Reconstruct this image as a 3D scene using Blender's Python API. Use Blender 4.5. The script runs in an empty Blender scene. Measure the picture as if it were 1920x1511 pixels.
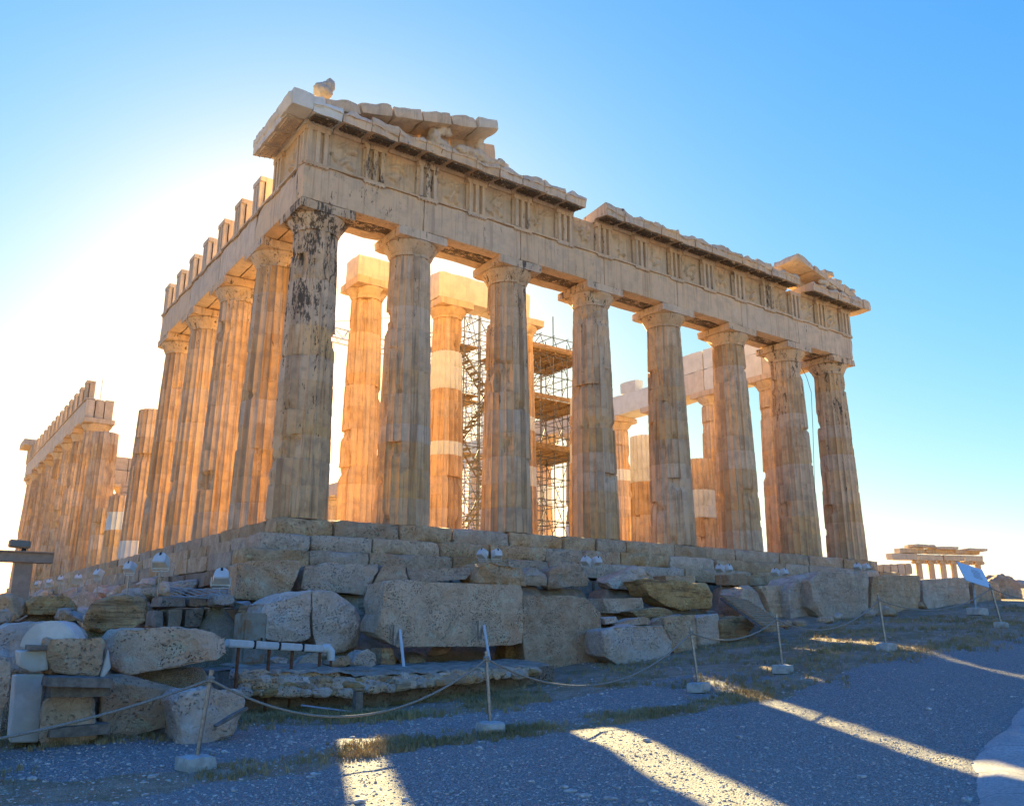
import bpy, bmesh, math, random
import numpy as np
from mathutils import Vector, Matrix, noise, Quaternion
R = math.radians
sc = bpy.context.scene
COL = sc.collection

# ------------------------------------------------------------------ camera (solved from the temple's known dimensions)
# world: x = north along the east front, y = west, z = 0 at the top of the platform
CAM = Vector((-8.997, -24.54, -3.0394)); YAW, PITCH, ROLL, FPX = .6192, .2519, .0028, 1603.0
fw = Vector((math.sin(YAW)*math.cos(PITCH), math.cos(YAW)*math.cos(PITCH), math.sin(PITCH)))
r_ = Vector((math.cos(YAW), -math.sin(YAW), 0)); u_ = r_.cross(fw)
rt = r_*math.cos(ROLL) + u_*math.sin(ROLL); up = -r_*math.sin(ROLL) + u_*math.cos(ROLL)
cd = bpy.data.cameras.new('camera'); cam = bpy.data.objects.new('camera', cd); COL.objects.link(cam)
cam.matrix_world = Matrix(((rt.x, up.x, -fw.x, CAM.x), (rt.y, up.y, -fw.y, CAM.y), (rt.z, up.z, -fw.z, CAM.z), (0, 0, 0, 1)))
cd.sensor_fit = 'HORIZONTAL'; cd.sensor_width = 36; cd.lens = FPX/1920*36; cd.clip_start = .1; cd.clip_end = 3000
sc.camera = cam

# ------------------------------------------------------------------ sky, sun, exposure
SUN_AZ, SUN_EL = 22.0, 19.0
w = bpy.data.worlds.new('World'); sc.world = w; w.use_nodes = True
nt = w.node_tree; nt.nodes.clear()
sky = nt.nodes.new('ShaderNodeTexSky'); sky.sky_type = 'NISHITA'; sky.sun_disc = False
sky.sun_elevation = R(SUN_EL); sky.sun_rotation = R(SUN_AZ); sky.altitude = 150
sky.air_density = 1.0; sky.dust_density = .45; sky.ozone_density = 4.0
# one colour grade over the whole sky: a saturated, HDR-processed phone picture
sp_ = nt.nodes.new('ShaderNodeSeparateColor'); cb_ = nt.nodes.new('ShaderNodeCombineColor'); nt.links.new(sky.outputs[0], sp_.inputs[0])
for k, (pw, ml) in enumerate(((1.40, .113), (.80, .248), (-.03, .99))):
    a_ = nt.nodes.new('ShaderNodeMath'); a_.operation = 'POWER'; a_.inputs[1].default_value = pw; nt.links.new(sp_.outputs[k], a_.inputs[0])
    b_ = nt.nodes.new('ShaderNodeMath'); b_.operation = 'MULTIPLY'; b_.inputs[1].default_value = ml; nt.links.new(a_.outputs[0], b_.inputs[0]); nt.links.new(b_.outputs[0], cb_.inputs[k])
bg = nt.nodes.new('ShaderNodeBackground'); bg.inputs['Strength'].default_value = .14
ow = nt.nodes.new('ShaderNodeOutputWorld')
nt.links.new(cb_.outputs[0], bg.inputs[0]); nt.links.new(bg.outputs[0], ow.inputs[0])
sl = bpy.data.lights.new('sun', 'SUN'); sl.energy = 3.9; sl.angle = R(.53); sl.color = (1, .86, .40)
sun = bpy.data.objects.new('sun', sl); COL.objects.link(sun)
SV = Vector((math.sin(R(SUN_AZ))*math.cos(R(SUN_EL)), math.cos(R(SUN_AZ))*math.cos(R(SUN_EL)), math.sin(R(SUN_EL))))
sun.rotation_euler = SV.to_track_quat('Z', 'Y').to_euler(); sun.location = SV*60 + Vector((10, 20, 0))
sc.view_settings.view_transform = 'Standard'; sc.view_settings.look = 'None'
sc.view_settings.exposure = 3.02; sc.view_settings.gamma = 1; sc.view_settings.use_curve_mapping = False
sc.render.engine = 'CYCLES'; cy = sc.cycles
cy.max_bounces = 8; cy.diffuse_bounces = 5; cy.glossy_bounces = 2; cy.transparent_max_bounces = 6
cy.use_denoising = True; cy.sample_clamp_indirect = 10
try: cy.denoiser = 'OPENIMAGEDENOISE'
except Exception: pass

# ------------------------------------------------------------------ helpers
rng = random.Random(7)
def ray(u, v): return fw + rt*((u-960)/FPX) - up*((v-755.5)/FPX)
def at(u, v, x=None, y=None, z=None, d=None):
    q = ray(u, v)
    if z is not None: t = (z-CAM.z)/q.z
    elif y is not None: t = (y-CAM.y)/q.y
    elif x is not None: t = (x-CAM.x)/q.x
    else: t = d
    return CAM + q*t
def empty(name, loc=(0, 0, 0), parent=None, rot=(0, 0, 0)):
    o = bpy.data.objects.new(name, None); COL.objects.link(o); o.location = loc; o.rotation_euler = rot
    o.empty_display_size = .2
    if parent: o.parent = parent
    return o
def tag(o, label, cat=None, group=None, kind=None):
    o['label'] = label
    if cat: o['category'] = cat
    if group: o['group'] = group
    if kind: o['kind'] = kind
    return o
def mesh(name, v, f, mat=None, smooth=None):
    me = bpy.data.meshes.new(name); me.from_pydata([tuple(p) for p in v], [], f); me.update()
    if mat: me.materials.append(mat)
    if smooth is not None:
        me.polygons.foreach_set('use_smooth', [True]*len(me.polygons))
        me.set_sharp_from_angle(angle=R(smooth))
    return me
def put(name, me, parent=None, loc=(0, 0, 0), rot=(0, 0, 0), **props):
    o = bpy.data.objects.new(name, me); COL.objects.link(o); o.location = loc; o.rotation_euler = rot
    if parent: o.parent = parent
    for k, val in props.items(): o[k] = val
    return o
def fbm(p, sc_=1., oct_=4): return noise.fractal(p*sc_, 1., 2., oct_)

def rough_box_mesh(name, size, mat, seg=.35, ch=.02, amp=.008, seed=0, centre=(.5, .5, 0.), maxseg=14, top_ruin=0.):
    """box of worn stone: edges eaten back irregularly, faces slightly uneven"""
    n = [max(1, min(maxseg, int(round(s/seg)))) for s in size]
    idx = {}; V = []; F = []
    off = Vector((seed*3.17, seed*1.31, seed*7.7))
    def vert(i, j, k):
        key = (i, j, k)
        if key in idx: return idx[key]
        p = Vector((size[0]*(i/n[0]-centre[0]), size[1]*(j/n[1]-centre[1]), size[2]*(k/n[2]-centre[2])))
        q = p + off
        b = [(-1 if a == 0 else (1 if a == m else 0)) for a, m in zip((i, j, k), n)]
        nb = sum(1 for a in b if a)
        if nb >= 2:
            e = ch*(.35 + 1.3*max(0, noise.noise(q*2.3)+.25) + .5*max(0, noise.noise(q*7)))*(1 if nb == 2 else 1.25)
            p = p - Vector(b)*e
        if amp: p = p + noise.noise_vector(q*2.1)*amp
        if top_ruin and k == n[2]: p.z -= top_ruin*max(0, .35+fbm(q, .9, 3))
        idx[key] = len(V); V.append(p); return idx[key]
    def face(a, m, N1, N2, flip):
        for s in range(N1):
            for t in range(N2):
                def g(x, y):
                    c = [0, 0, 0]; c[a] = m; o = [k for k in range(3) if k != a]; c[o[0]] = x; c[o[1]] = y
                    return vert(*c)
                q = [g(s, t), g(s+1, t), g(s+1, t+1), g(s, t+1)]
                F.append(q[::-1] if flip else q)
    face(0, 0, n[1], n[2], True); face(0, n[0], n[1], n[2], False)
    face(1, 0, n[0], n[2], False); face(1, n[1], n[0], n[2], True)
    face(2, 0, n[0], n[1], True); face(2, n[2], n[0], n[1], False)
    return mesh(name, V, F, mat, 42)
_seed = [0]
def block(name, x0, x1, y0, y1, z0, z1, mat, parent, seg=.35, ch=.02, amp=.008, top_ruin=0., maxseg=14, **props):
    _seed[0] += 1
    me = rough_box_mesh(name, (x1-x0, y1-y0, z1-z0), mat, seg, ch, amp, _seed[0], top_ruin=top_ruin, maxseg=maxseg)
    return put(name, me, parent, ((x0+x1)/2, (y0+y1)/2, z0), **props)
def box_mesh(name, size, mat, bev=.0, centre=(.5, .5, .5)):
    bm = bmesh.new(); bmesh.ops.create_cube(bm, size=1)
    for vv in bm.verts: vv.co = Vector(((vv.co.x+.5-centre[0])*size[0], (vv.co.y+.5-centre[1])*size[1], (vv.co.z+.5-centre[2])*size[2]))
    if bev: bmesh.ops.bevel(bm, geom=bm.edges[:], offset=bev, segments=2, affect='EDGES', clamp_overlap=True)
    me = bpy.data.meshes.new(name); bm.to_mesh(me); bm.free()
    if mat: me.materials.append(mat)
    return me
def tube_mesh(name, pts, rad, mat, sides=8, cap=True):
    """tube along a polyline"""
    V = []; F = []; pts = [Vector(p) for p in pts]; N = len(pts)
    rads = rad if isinstance(rad, (list, tuple)) else [rad]*N
    for i, p in enumerate(pts):
        d = (pts[min(i+1, N-1)]-pts[max(i-1, 0)]).normalized()
        a = d.orthogonal().normalized() if abs(d.z) > .95 else d.cross(Vector((0, 0, 1))).normalized()
        b = d.cross(a)
        for k in range(sides):
            t = 2*math.pi*k/sides; V.append(p+(a*math.cos(t)+b*math.sin(t))*rads[i])
    for i in range(N-1):
        for k in range(sides):
            a0 = i*sides+k; a1 = i*sides+(k+1) % sides
            F.append((a0, a0+sides, a1+sides, a1))
    if cap: F.append(tuple(range(sides))); F.append(tuple(reversed(range((N-1)*sides, N*sides))))
    return mesh(name, V, F, mat, 50)
_unit_tube = {}
def bar(name, a, b, rad, mat, parent, sides=6):
    """straight tube sharing one unit mesh per radius/material"""
    a = Vector(a); b = Vector(b); key = (rad, mat.name, sides)
    if key not in _unit_tube: _unit_tube[key] = tube_mesh(name, [(0, 0, 0), (0, 0, 1)], rad, mat, sides)
    o = put(name, _unit_tube[key], parent, a); d = b-a
    o.rotation_mode = 'QUATERNION'; o.rotation_quaternion = d.to_track_quat('Z', 'Y'); o.scale = (1, 1, d.length)
    return o

# ------------------------------------------------------------------ materials
class N:
    def __init__(s, name, rough=.85):
        s.m = bpy.data.materials.new(name); s.m.use_nodes = True; s.t = s.m.node_tree
        s.b = s.t.nodes['Principled BSDF']; s.b.inputs['Roughness'].default_value = rough
        s.b.inputs['Specular IOR Level'].default_value = .25
    def n(s, typ, **k):
        o = s.t.nodes.new(typ)
        for a, val in k.items(): setattr(o, a, val)
        return o
    def l(s, a, b): s.t.links.new(a, b)
    def val(s, i, v):
        if hasattr(v, 'is_linked') or isinstance(v, bpy.types.NodeSocket): s.l(v, i)
        else: i.default_value = v
    def math(s, op, a, b=0., clamp=False):
        o = s.n('ShaderNodeMath', operation=op, use_clamp=clamp); s.val(o.inputs[0], a); s.val(o.inputs[1], b); return o.outputs[0]
    def pos(s, scale=(1, 1, 1)):
        g = s.n('ShaderNodeNewGeometry'); mp = s.n('ShaderNodeVectorMath', operation='MULTIPLY')
        s.l(g.outputs['Position'], mp.inputs[0]); mp.inputs[1].default_value = scale; return mp.outputs[0]
    def noise(s, scale, detail=5, rough=.55, vec=None, dist=0.):
        o = s.n('ShaderNodeTexNoise'); o.inputs['Scale'].default_value = scale; o.inputs['Detail'].default_value = detail
        o.inputs['Roughness'].default_value = rough; o.inputs['Distortion'].default_value = dist
        s.l(vec if vec is not None else s.pos(), o.inputs['Vector']); return o.outputs['Fac']
    def vor(s, scale, feature='F1', vec=None, out='Distance'):
        o = s.n('ShaderNodeTexVoronoi', feature=feature); o.inputs['Scale'].default_value = scale
        s.l(vec if vec is not None else s.pos(), o.inputs['Vector']); return o.outputs[out]
    def mr(s, v, a, b, c=0., d=1., smooth=True):
        o = s.n('ShaderNodeMapRange', interpolation_type='SMOOTHSTEP' if smooth else 'LINEAR')
        s.val(o.inputs[0], v); s.val(o.inputs[1], a); s.val(o.inputs[2], b); o.inputs[3].default_value = c; o.inputs[4].default_value = d
        return o.outputs[0]
    def mix(s, f, a, b, typ='MIX'):
        o = s.n('ShaderNodeMix', data_type='RGBA', blend_type=typ); s.val(o.inputs[0], f)
        for i, c in ((6, a), (7, b)):
            if isinstance(c, tuple): o.inputs[i].default_value = (*c, 1)
            else: s.l(c, o.inputs[i])
        return o.outputs[2]
    def prop(s, name):
        o = s.n('ShaderNodeAttribute', attribute_type='OBJECT', attribute_name=name); return o.outputs['Fac']
    def rand(s): return s.n('ShaderNodeObjectInfo').outputs['Random']
    def bump(s, h, strength=.5, dist=.02, prev=None):
        o = s.n('ShaderNodeBump'); o.inputs['Strength'].default_value = strength; o.inputs['Distance'].default_value = dist
        s.l(h, o.inputs['Height'])
        if prev is not None: s.l(prev, o.inputs['Normal'])
        return o.outputs[0]
    def out(s, col, normal=None):
        if isinstance(col, tuple): s.b.inputs['Base Color'].default_value = (*col, 1)
        else: s.l(col, s.b.inputs['Base Color'])
        if normal is not None: s.l(normal, s.b.inputs['Normal'])
        return s.m

def marble():
    s = N('weathered_marble', .8)
    big = s.noise(.45, 4); mid = s.noise(2.2, 6, .62); fine = s.noise(14, 5, .65)
    streak = s.noise(1., 6, .6, s.pos((4.6, 4.6, .22))); rnd = s.rand()
    c = s.mix(s.mr(big, .38, .62), (.66, .445, .275), (.70, .44, .23))
    c = s.mix(s.mr(mid, .42, .66), c, (.50, .33, .20))
    c = s.mix(s.math('MULTIPLY', s.mr(streak, .52, .68), .7), c, (.36, .185, .085))       # rust-coloured run-off
    c = s.mix(s.math('MULTIPLY', s.mr(s.noise(1.3, 6, .7, s.pos((2.6, 2.6, .8))), .58, .70), .55), c, (.68, .53, .38))  # paler, washed stone
    c = s.mix(s.math('MULTIPLY', s.mr(s.noise(1., 7, .66, s.pos((9., 9., .30))), .53, .66), .6), c, (.215, .14, .085))       # dark runs of dirt
    # each piece of stone a shade of its own
    hsv = s.n('ShaderNodeHueSaturation'); s.l(c, hsv.inputs['Color'])
    s.l(s.mr(rnd, 0, 1, .90, 1.08, False), hsv.inputs['Value']); s.l(s.mr(s.math('FRACT', s.math('MULTIPLY', rnd, 7.3)), 0, 1, .86, 1.14, False), hsv.inputs['Saturation'])
    c = hsv.outputs[0]
    fl = s.n('ShaderNodeAttribute', attribute_name='flute').outputs['Fac']            # each flute weathers its own way
    c = s.mix(s.math('MULTIPLY', s.mr(fl, .55, 1.), .55), c, (.25, .155, .09)); c = s.mix(s.math('MULTIPLY', s.mr(fl, .42, .02, 0., 1.), .35), c, (.58, .47, .36))
    # new white marble
    new = s.mix(s.mr(mid, .35, .7), (.70, .67, .60), (.63, .59, .51))
    fresh = s.prop('fresh'); c = s.mix(fresh, c, new)
    # black crust
    crn = s.math('ADD', s.math('MULTIPLY', s.noise(1., 9, .74, s.pos((3.4, 3.4, .9))), .66), s.math('MULTIPLY', s.noise(1, 5, .7, s.pos((17, 17, 6))), .34))
    cr = s.prop('crust'); th = s.math('SUBTRACT', .70, s.math('MULTIPLY', cr, .24))
    m = s.math('MULTIPLY', s.mr(s.math('SUBTRACT', crn, th), 0, .05), .9)
    c = s.mix(m, c, (.062, .046, .036))
    pits = s.mr(s.noise(22, 3, .6), .66, .74)
    c = s.mix(s.math('MULTIPLY', pits, .45), c, (.14, .095, .06))
    h = s.math('ADD', s.math('MULTIPLY', fine, .5), s.math('MULTIPLY', mid, 1.)); h = s.math('SUBTRACT', h, s.math('MULTIPLY', pits, .5))
    return s.out(c, s.bump(h, .55, .035))
def pitted(name, a, b, pit=.5, scale=13., dark=(.12, .075, .045), lay=0.):
    s = N(name, .92); big = s.noise(.8, 4, .5); mid = s.noise(2.6, 8, .68, dist=.4); fine = s.noise(16, 6, .72); rnd = s.rand()
    c = s.mix(s.mr(mid, .36, .66), b, a)
    c = s.mix(s.math('MULTIPLY', s.mr(big, .48, .66), .6), c, tuple(x*y for x, y in zip(a, (.86, .66, .50))))
    c = s.mix(s.math('MULTIPLY', s.mr(s.noise(3.7, 7, .7), .55, .66), .55), c, tuple(min(.62, x*1.28) for x in a))
    hsv = s.n('ShaderNodeHueSaturation'); s.l(c, hsv.inputs['Color']); s.l(s.mr(rnd, 0, 1, .80, 1.14, False), hsv.inputs['Value']); s.l(s.mr(s.math('FRACT', s.math('MULTIPLY', rnd, 9.1)), 0, 1, .75, 1.2, False), hsv.inputs['Saturation']); c = hsv.outputs[0]
    warp = s.n('ShaderNodeVectorMath', operation='ADD'); nz = s.n('ShaderNodeTexNoise'); nz.inputs['Scale'].default_value = 5; s.l(s.pos(), nz.inputs['Vector'])
    s.l(s.pos(), warp.inputs[0]); sc3 = s.n('ShaderNodeVectorMath', operation='SCALE'); sc3.inputs['Scale'].default_value = .14; s.l(nz.outputs['Color'], sc3.inputs[0]); s.l(sc3.outputs[0], warp.inputs[1])
    v = s.vor(scale, 'F1', warp.outputs[0]); pm = s.math('MULTIPLY', s.mr(v, .12, .40, 1, 0), s.mr(s.noise(1.8, 5, .65), .38, .60))
    c = s.mix(s.math('MULTIPLY', pm, pit), c, dark)
    gr = s.mr(fine, .40, .62); c = s.mix(s.math('MULTIPLY', gr, .35), tuple(x*.45 for x in a), c) if False else s.mix(s.mr(fine, .30, .50, .30, 0.), c, dark)
    ck = s.vor(1.1, 'DISTANCE_TO_EDGE', warp.outputs[0]); ckm = s.math('MULTIPLY', s.mr(ck, 0., .016, 1, 0), s.mr(s.noise(1.1, 3), .45, .55)); ckm = s.math('MULTIPLY', ckm, .12); c = s.mix(ckm, c, dark)
    blk = s.mr(s.noise(1.6, 8, .72), .65, .69); c = s.mix(s.math('MULTIPLY', blk, .6), c, (.06, .048, .04))
    h = s.math('ADD', s.math('MULTIPLY', fine, .8), s.math('MULTIPLY', mid, 1.6)); h = s.math('SUBTRACT', h, s.math('MULTIPLY', pm, .9)); h = s.math('SUBTRACT', h, ckm)
    if lay: h = s.math('ADD', h, s.math('MULTIPLY', s.noise(1, 6, .7, s.pos((.8, .8, 9))), lay))
    if lay: c = s.mix(s.mr(s.noise(1, 6, .7, s.pos((.8, .8, 9))), .36, .52, min(.65, lay*.4), 0.), c, dark)
    return s.out(c, s.bump(h, 1., .06))
def plain(name, col, rough=.6, metal=0., var=.12, scale=6., rust=None, bumpd=.004):
    s = N(name, rough); s.b.inputs['Metallic'].default_value = metal
    n_ = s.noise(scale, 5, .6); dk = tuple(x*(1-2*var) for x in col); c = s.mix(s.mr(n_, .35, .65), dk, col)
    if rust: c = s.mix(s.mr(s.noise(scale*.6, 6, .7), .5, .6), c, rust)
    return s.out(c, s.bump(s.noise(scale*5, 3), .4, bumpd))

M = {}
M['marble'] = marble()
M['pit'] = pitted('pitted_stone', (.72, .51, .345), (.56, .37, .235), .85, 24)
M['rock'] = pitted('grey_tan_rock', (.68, .49, .34), (.50, .345, .23), .14, 16, lay=.5)
M['layer'] = pitted('layered_rock', (.60, .40, .22), (.46, .285, .15), .2, 14, lay=1.6)
M['pale'] = pitted('pale_rock', (.70, .545, .43), (.55, .41, .32), .4, 21)
M['poros'] = pitted('grey_foundation_stone', (.38, .29, .215), (.26, .19, .14), .5, 14)
M['step'] = pitted('step_stone', (.62, .45, .30), (.45, .31, .20), .3, 13)
M['white'] = plain('white_marble', (.62, .60, .56), .7, var=.14, scale=2.2, rust=(.50, .46, .40), bumpd=.01)
M['concrete'] = plain('white_concrete', (.47, .45, .41), .85, var=.14, scale=9, bumpd=.006)
M['lamp'] = plain('white_lamp_paint', (.56, .55, .52), .45, var=.05, scale=8)
M['steel'] = plain('galvanised_steel', (.34, .33, .32), .38, .8, var=.15, scale=20)
M['tube'] = plain('scaffold_tube', (.20, .19, .19), .5, .5, var=.2, scale=12)
M['paintpipe'] = plain('white_pipe_paint', (.55, .55, .55), .45, var=.06, scale=10)
M['rust'] = plain('rusty_steel', (.20, .085, .045), .85, .2, var=.2, scale=14)
M['brownsteel'] = plain('brown_painted_steel', (.36, .25, .19), .6, .1, var=.1, scale=5)
M['rope'] = plain('rope', (.33, .29, .24), .95, var=.2, scale=60, bumpd=.01)
M['wood'] = plain('weathered_wood', (.40, .25, .13), .85, var=.18, scale=7)
M['greywood'] = plain('grey_wood', (.24, .19, .15), .9, var=.2, scale=9)
M['dark'] = plain('dark_plastic', (.03, .03, .032), .5, var=.1)
M['cable'] = plain('grey_cable', (.30, .32, .36), .6, var=.1)
M['cloth'] = plain('dark_ground_cloth', (.36, .27, .195), .95, var=.2, scale=5, bumpd=.02)
M['glass'] = plain('lamp_glass', (.12, .13, .14), .12, var=.02)
M['crane'] = plain('white_crane_paint', (.62, .61, .58), .5, var=.05)
M['panel'] = plain('grey_cabinet', (.26, .25, .21), .7, var=.1, scale=5, rust=(.24, .15, .09))
M['sign'] = plain('sign_panel', (.50, .60, .66), .3, var=.03)
M['signprint'] = plain('sign_print', (.10, .13, .20), .5, var=.05)

# ------------------------------------------------------------------ ground
CP = [(-9, -24.5, -4.85), (-16, -20, -4.9), (0, -27, -4.85), (2.1, -18.4, -4.76), (9, -20, -4.55), (15, -19, -4.1), (-5.4, -13.2, -4.80), (-1.2, -13, -4.62),
      (3.9, -12.4, -4.33), (6.4, -12.3, -4.08), (8.8, -12.9, -3.72), (15.9, -12.6, -3.15), (-3.8, -13.4, -4.72), (-.74, -14.9, -4.62), (-2.6, -19.6, -4.80),
      (27, -8, -2.25), (20, -6, -2.8), (17, -8, -2.97), (12, -8, -3.45), (7, -8, -3.95), (5, -8, -4.1), (0, -8.9, -4.62), (-5, -9, -4.62), (-9, -8, -4.66), (-6.4, -11.2, -4.62), (-3.6, -11.2, -4.62), (-9, -11.5, -4.72), (-13, -5, -4.8),
      (-9, 8, -4.6), (-9, 30, -4.5), (-20, 20, -5.0), (-4.5, 10, -3.7), (-4.5, 30, -3.7), (-4.5, 60, -3.6), (-2.4, 12, -2.6), (-2.4, 30, -2.5), (-2.4, 55, -2.5), (30, -20, -2.7), (25, -14, -2.75), (40, -8, -1.9), (40, 10, -1.7), (40, 40, -1.7), (60, 10, -1.4),
      (33, 20, -1.75), (33, 60, -1.75), (15, 20, -2.4), (15, 50, -2.2), (15, 3, -2.6), (8, -3, -3.4), (20, -2, -2.5), (-25, -30, -5.0), (40, -40, -3.6), (0, -50, -5.2), (-40, 0, -5.4), (80, 30, -1.2), (80, -30, -2.4), (15, 90, -2.2), (-40, 80, -5.5), (80, 90, -1.6)]
_c = np.array(CP, float)
def _phi(r2): return np.where(r2 > 1e-9, .5*r2*np.log(np.maximum(r2, 1e-9)), 0.)
def _tps():
    n = len(_c); d = ((_c[:, None, :2]-_c[None, :, :2])**2).sum(-1)
    A = np.zeros((n+3, n+3)); A[:n, :n] = _phi(d)+np.eye(n)*1.5; A[:n, n] = 1; A[:n, n+1:] = _c[:, :2]; A[n:, :n] = A[:n, n:].T
    return np.linalg.solve(A, np.concatenate([_c[:, 2], np.zeros(3)]))
_w = _tps()
def gz_np(X, Y):
    d = (X[..., None]-_c[:, 0])**2+(Y[..., None]-_c[:, 1])**2
    z = (_phi(d)*_w[:len(_c)]).sum(-1)+_w[len(_c)]+_w[len(_c)+1]*X+_w[len(_c)+2]*Y
    far = np.clip((np.hypot(X-10, Y-10)-55)/50, 0, 1); far = far*far*(3-2*far)
    return z*(1-far)+(-3.2)*far
def gz(x, y): return float(gz_np(np.array([x], float), np.array([y], float))[0])
def atg(u, v):
    """where the line of sight through a pixel first meets the ground"""
    q = ray(u, v); t = np.arange(4, 60, .04); X = CAM.x+q.x*t; Y = CAM.y+q.y*t; Z = CAM.z+q.z*t
    k = np.nonzero(Z <= gz_np(X, Y))[0]
    tt = t[k[0]] if len(k) else 60.
    return CAM+q*float(tt)

def ground_material():
    s = N('gravel_ground', .95)
    a = s.n('ShaderNodeAttribute', attribute_name='soil').outputs['Fac']
    v = s.n('ShaderNodeTexVoronoi', feature='F1'); v.inputs['Scale'].default_value = 46; s.l(s.pos(), v.inputs['Vector'])
    sep = s.n('ShaderNodeSeparateColor'); s.l(v.outputs['Color'], sep.inputs[0])
    v2 = s.n('ShaderNodeTexVoronoi', feature='F1'); v2.inputs['Scale'].default_value = 75; s.l(s.pos(), v2.inputs['Vector'])
    sep2 = s.n('ShaderNodeSeparateColor'); s.l(v2.outputs['Color'], sep2.inputs[0])
    g = s.mix(s.mr(sep.outputs[0], 0, 1, 0, 1, False), (.26, .21, .19), (.76, .655, .595))
    g = s.mix(s.math('MULTIPLY', sep2.outputs[1], .5), g, (.46, .40, .365))
    g = s.mix(s.math('MULTIPLY', s.mr(v.outputs['Distance'], .38, .62), .55), g, (.20, .165, .15))
    g = s.mix(s.math('MULTIPLY', s.mr(s.noise(.30, 6, .65), .46, .60), .4), g, (.40, .36, .33))
    e = s.mix(s.mr(s.noise(2.5, 6, .65), .4, .62), (.42, .275, .175), (.56, .39, .255))
    e = s.mix(s.mr(s.noise(.9, 5, .6), .5, .64), e, (.36, .25, .13))
    e = s.mix(s.math('MULTIPLY', s.mr(sep2.outputs[0], .78, .95), .6), e, (.56, .48, .40))
    msk = s.mr(s.math('ADD', a, s.math('MULTIPLY', s.math('SUBTRACT', s.noise(3.5, 6, .7), .5), .9)), .42, .58)
    c = s.mix(msk, g, e)
    h = s.math('ADD', s.math('MULTIPLY', v.outputs['Distance'], -1.), s.math('MULTIPLY', v2.outputs['Distance'], -.4))
    b1 = s.bump(h, 1., .05); b2 = s.bump(s.noise(6, 6, .65), .5, .06, b1)
    return s.out(c, b2)
M['ground'] = ground_material()
def soil_amount(x, y):
    q = Vector((x, y, 0)); wob = noise.noise(q*.35)*.9+noise.noise(q*1.1)*.35
    d = y+wob*.8-.02*x
    a = 0.
    a = max(a, 1-abs(d+13.35)/1.0)                                   # the rope line
    if d > -11.3: a = max(a, min(1, (d+11.3)/.7))
    if x > 5: a = max(a, min(1, (x-5)/2.5)*min(1, max(0, (d+13.6)/.8)))
    if x > 9 and d > -13.6: a = max(a, .9)
    return max(0, min(1, a))
def build_ground():
    def axis(lo, hi, fine_lo, fine_hi, f):
        a = list(np.arange(fine_lo, fine_hi, f)); s = f; x = fine_lo
        while x > lo: s *= 1.22; x -= s; a.insert(0, x)
        s = f; x = a[-1]
        while x < hi: s *= 1.22; x += s; a.append(x)
        return np.array(a)
    X = axis(-1500, 1500, -10, 24, .16); Y = axis(-300, 1500, -25, -2, .16)
    XX, YY = np.meshgrid(X, Y); Z = np.concatenate([gz_np(XX[i:i+20], YY[i:i+20]) for i in range(0, len(Y), 20)])
    nx, ny = len(X), len(Y); V = []; soil = []
    for j in range(ny):
        for i in range(nx):
            x, y, z = XX[j, i], YY[j, i], Z[j, i]
            if -25 < x < 45 and -35 < y < 0: z += .05*fbm(Vector((x, y, 0)), .5, 3)+.012*noise.noise(Vector((x*3, y*3, 1)))
            V.append((x, y, z)); soil.append(soil_amount(x, y) if -30 < x < 60 and -30 < y < 5 else (1 if y > -10 else .3))
    F = [(j*nx+i, j*nx+i+1, (j+1)*nx+i+1, (j+1)*nx+i) for j in range(ny-1) for i in range(nx-1)]
    me = mesh('ground', V, F, M['ground'], 180)
    at_ = me.attributes.new('soil', 'FLOAT', 'POINT'); at_.data.foreach_set('value', soil)
    return tag(put('ground', me), 'grey gravel and dry earth ground in front of the temple', None, None, 'structure')
build_ground()

# ------------------------------------------------------------------ the temple
temple = tag(empty('temple', (15.44, 34.75, 0)), 'large ruined Doric marble temple on a stepped platform', 'temple')
temple.location = (0, 0, 0)
MB = M['marble']
def curv(x): t = min(1, max(0, x/30.88)); return .085*4*t*(1-t)
L_X, L_Y = 30.88, 69.5
FX = [1.01, 4.69]+[4.69+4.296*i for i in range(1, 6)]+[29.85]
FY = [1.01, 4.69]+[4.69+4.293*i for i in range(1, 15)]+[68.49]

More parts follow.
